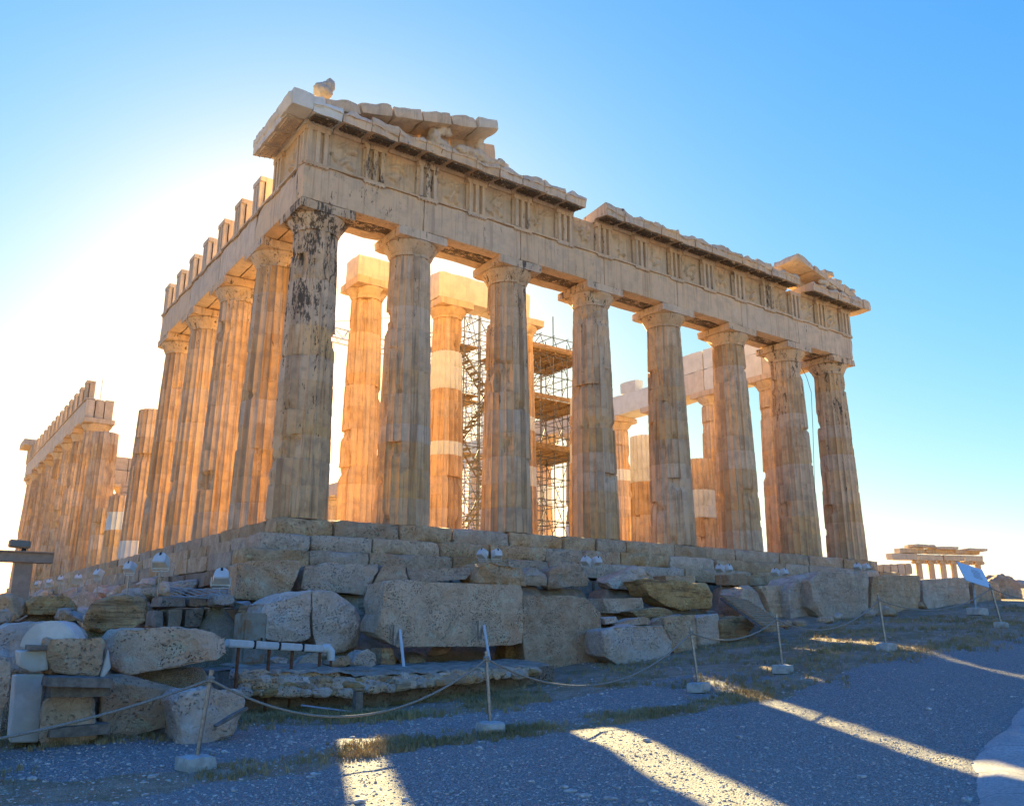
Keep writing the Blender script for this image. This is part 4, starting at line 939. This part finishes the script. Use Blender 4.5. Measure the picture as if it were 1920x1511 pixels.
# ------------------------------------------------------------------ floodlights
def floodlight(label, u, v, y, size, face, tilt=.5, base=None, group='white floodlights along the platform'):
    """housing with domed back and glass front, on a yoke and a short stalk"""
    p = at(u, v, y=y); s = size
    o = tag(empty('floodlight', p-Vector((0, 0, .55*s)), None, (0, 0, face)), label, 'floodlight', group)
    bm = bmesh.new(); pr = [(-.30, -.22), (.30, -.22), (.30, .12), (.22, .26), (.10, .33), (-.10, .33), (-.22, .26), (-.30, .12)]
    fr = [bm.verts.new((x*s, -.16*s, z*s)) for x, z in pr]; bk = [bm.verts.new((x*.82*s, .24*s, z*.82*s)) for x, z in pr]
    bm.faces.new(fr); bm.faces.new(bk[::-1])
    for i in range(8): bm.faces.new((fr[i], bk[i], bk[(i+1) % 8], fr[(i+1) % 8]))
    bmesh.ops.recalc_face_normals(bm, faces=bm.faces[:]); bmesh.ops.bevel(bm, geom=bm.edges[:], offset=.025*s, segments=2, affect='EDGES')
    me = bpy.data.meshes.new('housing'); bm.to_mesh(me); bm.free(); me.materials.append(M['lamp'])
    h = put('housing', me, o, (0, 0, .55*s), (tilt, 0, 0))
    put('lens', box_mesh('lens', (.48*s, .02*s, .34*s), M['glass'], .004), h, (0, -.168*s, -.03*s))
    put('handle', box_mesh('handle', (.10*s, .05*s, .14*s), M['dark'], .01*s), h, (0, .225*s, .19*s))
    put('rim', box_mesh('rim', (.64*s, .05*s, .06*s), M['lamp'], .008*s), h, (0, -.17*s, -.235*s))
    put('yoke', tube_mesh('yoke', [(-.34*s, 0, .55*s), (-.34*s, 0, .22*s), (-.28*s, 0, .16*s), (.28*s, 0, .16*s), (.34*s, 0, .22*s), (.34*s, 0, .55*s)], .022*s, M['lamp'], 8), o)
    put('stalk', tube_mesh('stalk', [(0, 0, .17*s), (0, 0, -.35*s), (0, 0, -.9*s)], .03*s, M['steel'], 8), o)
    return o
SF = 'white floodlight aimed up at the temple '
floodlight('large white floodlight on a wire yoke in front of the rough block', 415, 1082, -4.4, .62, math.pi*.9, .55)
floodlight('white floodlight tilted above the bundle of cables', 302, 1052, -2.2, .62, math.pi*.8, .5)
for k, (u, v, y) in enumerate(((241, 1062, 2.0), (188, 1074, 7.5), (150, 1083, 12.5), (116, 1084, 17.), (96, 1090, 21.), (70, 1092, 26.))):
    floodlight('small white floodlight among the heaped stones of the flank', u+r3.uniform(-3, 3), v+2, y, r3.uniform(.42, .56), math.pi*r3.uniform(.6, .95), r3.uniform(.3, .8), group='floodlights along the flank')
for k, (ua, ub, v, y, lab) in enumerate(((905, 931, 1039, -3.2, 'above the wedge-shaped boulder'), (1099, 1119, 1052, -3.3, 'above the sloping grey boulder'), (1350, 1365, 1066, -3.0, 'beside the foot of the steps'), (1454, 1470, 1073, -3.0, 'above the notched grey block'), (1608, 1624, 1063, -3.4, 'on the large smooth block'))):
    floodlight('tilted white floodlight of the pair '+lab, ua, v, y, .52, math.pi*.55, .6)
    floodlight('upright white floodlight of the pair '+lab, ub, v, y-.1, .52, math.pi*1.0, .35)

# ------------------------------------------------------------------ white pipe on rusty stakes, cabinet, struts, cables
pa = at(424, 1205, y=-9.3); pb = at(606, 1216, y=-8.3)
pp = tag(empty('pipe_rail', pa), 'white square pipe on rusty stakes with an elbow end', 'pipe')
d = pb-pa
for k in range(4):
    a = pa+d*(k/4+.004)-pa; b = pa+d*((k+1)/4-.004)-pa
    me = box_mesh('pipe_section', ((b-a).length, .13, .13), M['paintpipe'], .02); o = put('pipe_section', me, pp, (a+b)/2); o.rotation_mode = 'QUATERNION'; o.rotation_quaternion = d.to_track_quat('X', 'Z')
for t in (.25, .5, .75):
    o = put('joint', box_mesh('joint', (.03, .145, .145), M['dark'], .004), pp, d*t); o.rotation_mode = 'QUATERNION'; o.rotation_quaternion = d.to_track_quat('X', 'Z')
put('elbow', tube_mesh('elbow', [d*.985, d+Vector((.08, -.02, .0)), d+Vector((.14, -.05, -.06)), d+Vector((.15, -.06, -.22))], [.085, .10, .09, .07], M['lamp'], 12), pp)
put('drain', tube_mesh('drain', [d+Vector((.15, -.06, -.2)), d+Vector((.15, -.06, -.75)), d+Vector((.19, -.06, -.9)), d+Vector((.27, -.06, -.86))], .03, M['rust'], 8), pp)
for t in (.12, .42, .66, .97):
    q = d*t; g = gz((pa+q).x, (pa+q).y); bar('stake', q+Vector((0, .02, .04)), (q.x, q.y+.03, g-.15-pa.z), .032, M['rust'], pp)
cb = at(466, 1216, y=-7.6); o = tag(empty('cabinet', cb-Vector((0, 0, .35))), 'grey rust-stained metal cabinet behind the white pipe', 'cabinet')
put('body', box_mesh('body', (.52, .4, 1.02), M['panel'], .03, (.5, .5, 0)), o); put('door', box_mesh('door', (.40, .03, .8), M['panel'], .01, (.5, .5, 0)), o, (.02, -.21, .1)); put('handle', box_mesh('handle', (.03, .04, .12), M['dark'], .005), o, (.16, -.24, .5))
for lab, (u, v), (u2, v2) in (('at its near corner', (750, 1180), (757, 1250)), ('at its far corner', (907, 1172), (918, 1240))):
    y = -7.62; a = at(u, v, y=y); b = at(u2, v2, y=y-.35); o = tag(empty('strut', b), 'white steel strut propping the largest pitted block '+lab, 'strut')
    put('rod', tube_mesh('rod', [(0, 0, 0), a-b], .035, M['paintpipe'], 8), o); put('foot_plate', box_mesh('foot_plate', (.34, .2, .04), M['concrete'], .008), o, (0, 0, -.01))
    put('head_plate', box_mesh('head_plate', (.12, .05, .42), M['steel'], .008), o, a-b+Vector((-.08, .03, -.1)))
for k in range(9):
    pts = []; n_ = 12
    for t in range(n_+1):
        s = t/n_; u = 318+115*s; v = 1100+14*s+6*math.sin(s*5+k*.9)+k*1.3; pts.append(at(u, v, y=-4.75-.02*k))
    tag(put('cable', tube_mesh('cable', pts, .012, M['cable'], 6)), 'grey cable of the bundle draped below the tilted floodlight', 'cable', 'cables draped over the grey wall')
for k in range(6):
    pts = [at(442+k*1.0, 1128, y=-4.8), at(456+2*k, 1132-k, y=-4.85), at(468+2*k, 1140, y=-4.85), at(472+2.2*k, 1165, y=-4.85), at(472+2.4*k, 1200, y=-4.85)]
    tag(put('cable', tube_mesh('cable', pts, .012, M['cable'], 6)), 'pale cable hanging down the end of the grey wall', 'cable', 'cables hanging at the wall end')

# ------------------------------------------------------------------ wooden ramp
a0, a1 = at(1372, 1118, y=-5.2), at(1452, 1172, y=-9.0); rp = tag(empty('ramp', a1), 'slatted wooden ramp climbing between the blocks', 'ramp')
side = Vector((.92, .38, 0)).normalized(); n = 15
for k in range(n):
    c = a1.lerp(a0, k/(n-1))-a1; me = None
    o = put('board', box_mesh('board', (1.05, .19, .045), M['wood'], .006), rp, c); dd = (a0-a1).normalized(); x_ = Vector((1, .05, 0)).normalized(); z_ = x_.cross(dd).normalized(); y_ = z_.cross(x_)
    o.rotation_mode = 'QUATERNION'; o.rotation_quaternion = Matrix((x_, y_, z_)).transposed().to_quaternion()
for s in (-.52, .52): bar('rail', Vector((s, 0, -.08)), a0-a1+Vector((s, 0, -.08)), .05, M['greywood'], rp)

# ------------------------------------------------------------------ brown steel frame with a lamp at the far left
sp0 = at(36, 1112, y=-1.0); fr = tag(empty('steel_frame', sp0-Vector((0, 0, 1.0))), 'brown steel beam on a column beside the heaped stones', 'steel frame')
sc2 = (sp0-CAM).dot(fw)/FPX; cx = sp0-fr.location
me = box_mesh('upright', (30*sc2, .25, 76*sc2+1.0), M['brownsteel'], .01, (.5, .5, 0)); put('upright', me, fr, (0, 0, 0))
put('beam', box_mesh('beam', (124*sc2, .3, 16*sc2), M['brownsteel'], .01), fr, (-14*sc2, 0, cx.z+67*sc2))
for zz in (58, 76): put('flange', box_mesh('flange', (124*sc2, .42, .03), M['brownsteel'], .004), fr, (-14*sc2, 0, cx.z+zz*sc2))
lp = at(37, 1020, y=-1.0); o = tag(empty('lamp_box', lp-Vector((0, 0, .25))), 'dark boxy lamp standing on the brown steel beam', 'lamp')
put('housing', box_mesh('housing', (36*sc2, .3, 14*sc2), M['brownsteel'], .02), o, (0, 0, .25), (0, .05, 0)); put('bracket', box_mesh('bracket', (.10, .1, .32), M['dark'], .01), o, (.1, 0, .02)); put('lens', box_mesh('lens', (30*sc2, .02, 10*sc2), M['glass'], .004), o, (0, -.16, .25))

# ------------------------------------------------------------------ information panel
bp = at(1833, 1150, y=-11.0); sg = tag(empty('information_panel', bp), 'slanted blue-white information panel on a white block foot', 'sign')
sc3 = (bp-CAM).dot(fw)/FPX
put('foot', rough_box_mesh('foot', (.62, .4, .24), M['concrete'], .15, .02, .004, 90), sg, (0, 0, -.06))
ctr = at(1826, 1078, y=-10.9)-bp
put('post', tube_mesh('post', [(.02, .05, .1), ctr+Vector((0, .05, -.05))], .035, M['steel'], 8), sg)
o = put('panel', box_mesh('panel', (1.05, .72, .03), M['sign'], .006), sg, ctr, (1.02, .22, -.25))
for k in range(6): put('print_line', box_mesh('print_line', (.36 if k % 3 else .28, .014, .004), M['signprint']), o, (.12, .2-.06*k, .018))

# ------------------------------------------------------------------ scaffold inside the temple
scf = tag(empty('scaffold', (15.2, 10, .7)), 'steel tube scaffold tower with plank decks inside the temple', 'scaffold')
so = scf.location
def sb(n_, a, b, r=.03, m='tube'): bar(n_, Vector(a)-so, Vector(b)-so, r, M[m], scf)
XS = [11.6, 12.5, 13.6, 14.9, 16.15, 17.0, 17.9, 19.0]; YS = [8.3, 10.1, 11.9]; ZT = 11.6
def zpx(v): return at(1030, v, y=9.2).z
lev = [.7+1.05*k for k in range(11)]
for i, x in enumerate(XS):
    for y in YS: sb('upright', (x, y, .7), (x, y, ZT+r3.uniform(-.9, .9)-(.8 if i in (4,) else 0)))
for z in lev[1:]:
    for y in YS:
        for xa, xb in zip(XS, XS[1:]): sb('ledger', (xa-.15, y, z), (xb+.15, y, z), .022)
    for x in XS: sb('transom', (x, YS[0]-.15, z+.05), (x, YS[-1]+.15, z+.05), .022)
for k in range(0, 10, 2):
    for xa, xb in ((11.6, 12.5), (12.5, 13.6), (14.9, 16.15), (16.15, 17.0), (17.0, 17.9), (17.9, 19.0)):
        y = YS[0]-.05; s1 = (k//2) % 2
        sb('brace', (xa if s1 else xb, y, lev[k]), (xb if s1 else xa, y, lev[k+1]+1.0), .02); sb('brace', (xb if s1 else xa, YS[1], lev[k]), (xa if s1 else xb, YS[1], lev[k+1]+1.0), .02)
    sb('brace', (XS[3], YS[0], lev[k]), (XS[3], YS[2], lev[k+1]+1.0), .02); sb('brace', (XS[4], YS[2], lev[k]), (XS[4], YS[0], lev[k+1]+1.0), .02)
db = box_mesh('deck_board', (4.6, .26, .05), M['wood'], .004); db2 = box_mesh('deck_board', (2.0, .26, .05), M['wood'], .004)
for v in (672, 762, 852):
    z = zpx(v)
    for k in range(12): put('deck_board', db, scf, Vector((17.0, YS[0]-.05+.31*k, z+r3.uniform(-.02, .02)))-so)
    put('toe_board', box_mesh('toe_board', (4.6, .04, .22), M['wood'], .004), scf, Vector((17.0, YS[0]-.2, z+.14))-so)
    for k in range(5): bar('deck_beam', Vector((15.0+k*1.0, YS[0]-.2, z-.1))-so, Vector((15.0+k*1.0, YS[2]+.2, z-.1))-so, .05, M['wood'], scf)
for v in (668, 755, 765, 860):
    z = zpx(v)-.15
    for k in range(6): put('deck_board', db2, scf, Vector((12.4, YS[1]-.2+.31*k, z+r3.uniform(-.02, .02)))-so)
for f, (za, zb) in enumerate(((.75, 3.0), (3.0, 5.2), (5.2, 7.4), (7.4, 9.4))):      # stair flights
    xa, xb = (11.65, 13.3); y = YS[0]+.35
    if f % 2: xa, xb = xb, xa
    for s in (-.3, .3): bar('stringer', Vector((xa, y+s, za))-so, Vector((xb, y+s, zb))-so, .04, M['greywood'], scf)
    for k in range(8):
        t = (k+.5)/8; put('stair_tread', box_mesh('stair_tread', (.26, .62, .04), M['greywood'], .004), scf, Vector((xa+(xb-xa)*t, y, za+(zb-za)*t+.03))-so)
# ------------------------------------------------------------------ crane behind
cr = tag(empty('crane', (21.5, 30, .7)), 'white lattice crane standing inside the ruined temple', 'crane'); co = cr.location
ap = at(882, 586, y=30); base = Vector((ap.x, 30, .7)); cr.location = base; co = base
W_ = .75; top = ap.z-5.0
cor = [Vector((sx*W_, sy*W_, 0)) for sx, sy in ((-1, -1), (1, -1), (1, 1), (-1, 1))]
for c in cor: bar('chord', c, c+Vector((0, 0, top-.7)), .07, M['crane'], cr)
nl = 12; hh = (top-.7)/nl
for k in range(nl):
    for i in range(4):
        a, b = cor[i], cor[(i+1) % 4]; bar('lattice', a+Vector((0, 0, k*hh)), b+Vector((0, 0, (k+1)*hh)), .04, M['crane'], cr); bar('lattice', a+Vector((0, 0, k*hh)), b+Vector((0, 0, k*hh)), .04, M['crane'], cr)
apx = Vector((0, 0, ap.z-.7))
for c in cor: bar('apex_leg', c+Vector((0, 0, top-.7)), apx, .05, M['crane'], cr)
jz = top-.7; jd = Vector((1, .1, 0)).normalized(); jl = 7.0
for t0, t1 in ((jd*jl, 1), (-jd*15, -1)):
    for s in (-.5, .5): bar('jib_chord', Vector((0, s, jz)), t0+Vector((0, s, jz)), .06, M['crane'], cr)
    bar('jib_chord', Vector((0, 0, jz+.9)), t0+Vector((0, 0, jz+.9)), .06, M['crane'], cr)
    L = t0.length; m_ = int(L/1.1)
    for k in range(m_):
        p0 = t0*(k/m_); p1 = t0*((k+1)/m_); pm = (p0+p1)/2
        for s in (-.5, .5): bar('lattice', p0+Vector((0, s, jz)), pm+Vector((0, 0, jz+.9)), .035, M['crane'], cr); bar('lattice', pm+Vector((0, 0, jz+.9)), p1+Vector((0, s, jz)), .035, M['crane'], cr)
    bar('stay', apx, t0*.9+Vector((0, 0, jz+.9)), .03, M['crane'], cr)
put('pulley', tube_mesh('pulley', [(2.6, -.12, jz-3.2), (2.6, .12, jz-3.2)], .45, M['crane'], 20), cr); bar('hoist_rope', (2.6, 0, jz), (2.6, 0, jz-3.2), .02, M['crane'], cr)
# lightning rods and the thin cable at the corner column
p = at(188, 747, y=FY[9]); tag(put('lightning_rod', tube_mesh('lightning_rod', [p-Vector((0, 0, .6)), p+Vector((0, 0, 1.35))], .02, M['steel'], 6)), 'thin lightning rod on the flank entablature', 'rod')
pts = [at(1503, 690, y=.6), at(1512, 706, y=.4), at(1521, 735, y=.3), at(1524, 800, y=.25), at(1527, 900, y=.3), at(1530, 985, y=.35), at(1532, 1048, y=.3)]
tag(put('cable', tube_mesh('cable', pts, .013, M['dark'], 6)), 'thin dark cable hanging from the entablature by the end column', 'cable')

# ------------------------------------------------------------------ the smaller temple far off
dE = 95.; e0 = at(1668, 1092, d=dE); e1 = at(1862, 1078, d=dE); kx = dE/FPX
er = tag(empty('small_temple', (e0+e1)/2), 'distant small temple with slender columns and broken roofline', 'temple'); eo = er.location.copy()
ex = (rt*1.0+fw*.25); ex.z = 0; ex.normalize(); ey = Vector((-ex.y, ex.x, 0)); er.rotation_euler = (0, 0, math.atan2(ex.y, ex.x))
def eblock(nm, u0, u1, v0, v1, y0, y1, mat=MB, **k):
    x0, x1 = (u0-1765)*kx/.97, (u1-1765)*kx/.97; z1, z0 = (1086-v0)*kx, (1086-v1)*kx
    me = rough_box_mesh(nm, (x1-x0, y1-y0, z1-z0), mat, .5, .05, .02, _seed[0]); _seed[0] += 1
    return put(nm, me, er, ((x0+x1)/2, (y0+y1)/2, z0), **k)
ez = -(1.2)
for k in range(5): eblock('wall_block', 1632+15*k, 1647+15*k-.2, 1062-k, 1079, 0, 1.2, fresh=.0, crust=0.); eblock('wall_block', 1626+15*k, 1641+15*k-.2, 1079.3, 1120, 0, 1.2, fresh=.0, crust=0.)
eblock('platform', 1630, 1880, 1112, 1180, -1.5, 8, fresh=0., crust=0.)
for u0, u1 in ((1666, 1720), (1720.3, 1775), (1775.3, 1820), (1820.3, 1860)): eblock('architrave_block', u0, u1, 1040 if u0 < 1700 else 1041, 1052.5, -.1, 1.1, fresh=.2, crust=0.)
for u0, u1 in ((1684, 1740), (1740.3, 1800), (1800.3, 1857)): eblock('frieze_block', u0, u1, 1030, 1039.7, 0, 1.0, fresh=0., crust=.2)
for u0, u1, v0 in ((1708, 1755, 1023), (1755.3, 1803, 1026), (1824, 1866, 1028)): eblock('cornice_block', u0, u1, v0, v0+6 if u0 < 1800 else 1034, -.6, 1.2, fresh=.1, crust=.2)
for u in (1727, 1753, 1778, 1801, 1829, 1854):
    x = (u-1765)*kx/.97; zb, zt = (1086-1112)*kx, (1086-1053)*kx
    c = empty('column', (x, .5, zb), er); h = zt-zb+.25
    V = []; F = []; ns = 32
    for z, rd in ((0, .44), (.15, .46), (.25, .38), (h-.55, .33), (h-.45, .36)):
        for k in range(ns): V.append((math.cos(2*math.pi*k/ns)*rd*(1-.06*(k % 2)), math.sin(2*math.pi*k/ns)*rd*(1-.06*(k % 2)), z))
    for i in range(4):
        for k in range(ns): a = i*ns+k; b = i*ns+(k+1) % ns; F.append((a, b, b+ns, a+ns))
    put('shaft', mesh('shaft', V, F, MB, 40), c, fresh=0., crust=0.)
    put('capital', box_mesh('capital', (1.15, .8, .3), MB, .08), c, (0, 0, h-.3), fresh=0., crust=.1)
    for s in (-.42, .42): put('volute', tube_mesh('volute', [(s, -.42, h-.36), (s, .42, h-.36)], .2, MB, 12), c, fresh=0., crust=.1)
for k in range(14):
    p = at(1640+20*k, 1093, d=70+r3.uniform(-6, 6)); s = r3.uniform(.5, 1.1)
    p.z -= .3
    o = put('boulder', r3.choice(peb), None, p, (0, 0, r3.uniform(0, 6))); o.scale = (s*1.6, s, s*1.0); tag(o, 'far rough rock before the distant small temple', 'boulder', 'rocks before the small temple')
# rock rise that carries the far temple
V = []; F = []; us = np.linspace(1600, 2300, 30); ds = np.linspace(40, 130, 16)
for d_ in ds:
    for u in us:
        t = min(1, (d_-40)/22); p = at(u, 1167, d=d_); zt = at(u, 1098+5*math.sin(u*.03), d=d_).z
        V.append((p.x, p.y, (gz(p.x, p.y)-.4)*(1-t)+zt*t+.25*fbm(Vector((p.x, p.y, 0)), .25, 4)))
n = len(us)
for j in range(len(ds)-1):
    for i in range(n-1): F.append((j*n+i, j*n+i+1, (j+1)*n+i+1, (j+1)*n+i))
me = mesh('hill', V, F, M['ground'], 180); a_ = me.attributes.new('soil', 'FLOAT', 'POINT'); a_.data.foreach_set('value', [1.]*len(V))
tag(put('hill', me), 'rocky rise carrying the distant small temple', None, None, 'structure')

# ------------------------------------------------------------------ concrete path at the right
edge = [(1740, 1640), (1776, 1530), (1786, 1490), (1800, 1455), (1790, 1432), (1812, 1402), (1842, 1378), (1868, 1360), (1880, 1338), (1920, 1304), (1990, 1262), (2080, 1225)]
V = []; F = []; L = [atg(u, v) for u, v in edge]
for p in L:
    for k in range(10):
        q = p+Vector((.94, -.34, 0))*(k*.6); V.append((q.x, q.y, gz(q.x, q.y)+.075-(.09 if k == 0 else 0)+.02*noise.noise(Vector((q.x, q.y, 0)))))
    V[-10] = (V[-10][0], V[-10][1], gz(V[-10][0], V[-10][1])-.08)
for j in range(len(L)-1):
    for k in range(9): F.append((j*10+k, j*10+k+1, (j+1)*10+k+1, (j+1)*10+k))
pm = N('path_concrete', .9); cc = pm.mix(pm.mr(pm.noise(1.2, 8, .7), .38, .64), (.56, .49, .45), (.42, .365, .33)); cc = pm.mix(pm.mr(pm.noise(26, 4, .7), .42, .62), cc, (.34, .29, .265))
crk = pm.vor(.55, 'DISTANCE_TO_EDGE'); cc = pm.mix(pm.math('MULTIPLY', pm.mr(crk, 0., .012, 1, 0), .6), cc, (.10, .085, .075)); pmat = pm.out(cc, pm.bump(pm.noise(30, 6, .7), .8, .03))
tag(put('path', mesh('path', V, F, pmat, 180)), 'smooth concrete path edging the gravel', None, None, 'structure')

# ------------------------------------------------------------------ gravel stones and dry grass (nobody could count them)
def scatter_mesh(name, label, n, region, size, mat, seed, keep=None, lift=.3):
    r5 = random.Random(seed); base = []
    for k in range(5):
        m_ = pebble_mesh(50+k, mat, 1, .3); base.append((np.array([v_.co[:] for v_ in m_.vertices]), np.array([p_.vertices[:] for p_ in m_.polygons])))
    VV = []; FF = []; o_ = 0
    xs = []; ys = []
    while len(xs) < n:
        x, y = region(r5)
        if keep and not keep(x, y, r5): continue
        xs.append(x); ys.append(y)
    zs = gz_np(np.array(xs), np.array(ys))
    for x, y, z in zip(xs, ys, zs):
        b, f = base[r5.randrange(5)]; s = size(r5); a = r5.uniform(0, 6.28); ca, sa = math.cos(a), math.sin(a)
        zz = z+.05*fbm(Vector((x, y, 0)), .5, 3)+.012*noise.noise(Vector((x*3, y*3, 1)))
        bb = b*np.array((s*r5.uniform(.9, 1.5), s, s*r5.uniform(.6, .9)))
        VV.append(np.stack([bb[:, 0]*ca-bb[:, 1]*sa+x, bb[:, 0]*sa+bb[:, 1]*ca+y, bb[:, 2]+zz+s*lift*.5], -1)); FF.append(f+o_); o_ += len(b)
    V_ = np.concatenate(VV); F_ = np.concatenate(FF)
    me = bpy.data.meshes.new(name); me.vertices.add(len(V_)); me.vertices.foreach_set('co', V_.ravel())
    me.loops.add(F_.size); me.loops.foreach_set('vertex_index', F_.ravel().astype(np.int32)); me.polygons.add(len(F_))
    me.polygons.foreach_set('loop_start', np.arange(0, F_.size, 3, dtype=np.int32)); me.polygons.foreach_set('loop_total', np.full(len(F_), 3, dtype=np.int32)); me.update(); me.validate()
    me.materials.append(mat); return tag(put(name, me), label, None, None, 'stuff')
def gravel_mat():
    s = N('gravel_stone', .9); v = s.n('ShaderNodeTexVoronoi', feature='F1'); v.inputs['Scale'].default_value = 22; s.l(s.pos(), v.inputs['Vector'])
    sp_ = s.n('ShaderNodeSeparateColor'); s.l(v.outputs['Color'], sp_.inputs[0])
    return s.out(s.mix(sp_.outputs[0], (.30, .255, .23), (.62, .545, .495)), s.bump(s.noise(60, 3), .4, .006))
GM = gravel_mat()
def near(r5):                                   # denser towards the viewer's ground
    d_ = 6.2+(13 if r5.random() < .8 else 26)*r5.random()**1.3; a_ = YAW+r5.uniform(-.62, .62); return CAM.x+math.sin(a_)*d_, CAM.y+math.cos(a_)*d_
scatter_mesh('gravel', 'loose grey gravel over the ground', 26000, near, lambda r5: .007+.014*r5.random()**2, GM, 5, lambda x, y, r5: y < -8.9 and r5.random() > .55*soil_amount(x, y))
scatter_mesh('gravel', 'scattered larger grey stones over the gravel', 320, near, lambda r5: .02+.05*r5.random()**3, GM, 6, lambda x, y, r5: y < -8.9)
def verge(r5):
    x = r5.uniform(-8, 26); lo = -13.8 if x < 6 else -14.5; return x, r5.uniform(lo, -6.6 if x > 5 else -9)
scatter_mesh('gravel', 'chips of pale stone strewn over the dry verge', 7000, verge, lambda r5: .008+.026*r5.random()**3, GM, 12)
def grass(name, label, n, col, seed, hmin, hmax, keep):
    r5 = random.Random(seed); V = []; F = []; xs = []; ys = []
    while len(xs) < n//13+1:
        x, y = near(r5)
        if r5.random() < keep(x, y): xs.append(x); ys.append(y)
    tx, ty, hs_ = [], [], []
    for x, y in zip(xs[:max(1, n//13)], ys[:max(1, n//13)]):
        ht = r5.uniform(.35, 1.)**1.3; rd_ = r5.uniform(.015, .06)
        for _ in range(13): tx.append(x+r5.gauss(0, rd_)); ty.append(y+r5.gauss(0, rd_)); hs_.append(ht)
    xs, ys = tx, ty
    zs = gz_np(np.array(xs), np.array(ys))
    for x, y, z, ht in zip(xs, ys, zs, hs_):
        z += .05*fbm(Vector((x, y, 0)), .5, 3); a_ = r5.uniform(0, 6.28); h = hmin+(hmax-hmin)*ht*r5.uniform(.6, 1.1); w_ = r5.uniform(.003, .006); b = len(V); ln = r5.uniform(.2, .9)*h
        dx, dy = math.cos(a_), math.sin(a_); cx_, cy_ = -dy*w_, dx*w_
        V += [(x-cx_, y-cy_, z-.01), (x+cx_, y+cy_, z-.01), (x+dx*ln*.4+cx_*.7, y+dy*ln*.4+cy_*.7, z+h*.65), (x+dx*ln*.4-cx_*.7, y+dy*ln*.4-cy_*.7, z+h*.65), (x+dx*ln, y+dy*ln, z+h)]
        F += [(b, b+1, b+2, b+3), (b+3, b+2, b+4)]
    g_ = N(name+'_blade', .8); c_ = g_.mix(g_.mr(g_.noise(1.4, 5, .6), .4, .62), col[0], col[1]); m_ = g_.out(c_)
    return tag(put(name, mesh(name, V, F, m_)), label, None, None, 'stuff')
def patch(x, y): return max(0, noise.noise(Vector((x*.55, y*.55, 8)))+.12)
grass('grass', 'short dry grass along the rope line and blocks', 60000, ((.27, .20, .085), (.44, .31, .15)), 8, .02, .11, lambda x, y: soil_amount(x, y)*min(1, 2.2*patch(x, y)) if -13.95 < y < -8.0 else 0)
sx, sy = p0s = atg(690, 1345)[:2]
_near = near
near = verge
grass('grass', 'thin dry grass on the verge before the block row', 26000, ((.28, .21, .095), (.46, .33, .16)), 18, .03, .13, lambda x, y: min(1, 2.4*patch(x*.9+3, y*1.3)) if x > 4 else .0)
near = _near
grass('grass', 'taller straw-coloured grass around the timber stump', 5200, ((.40, .30, .12), (.30, .23, .10)), 9, .06, .17, lambda x, y: math.exp(-(((x-sx)/.75)**2+((y-sy)/.5)**2)))
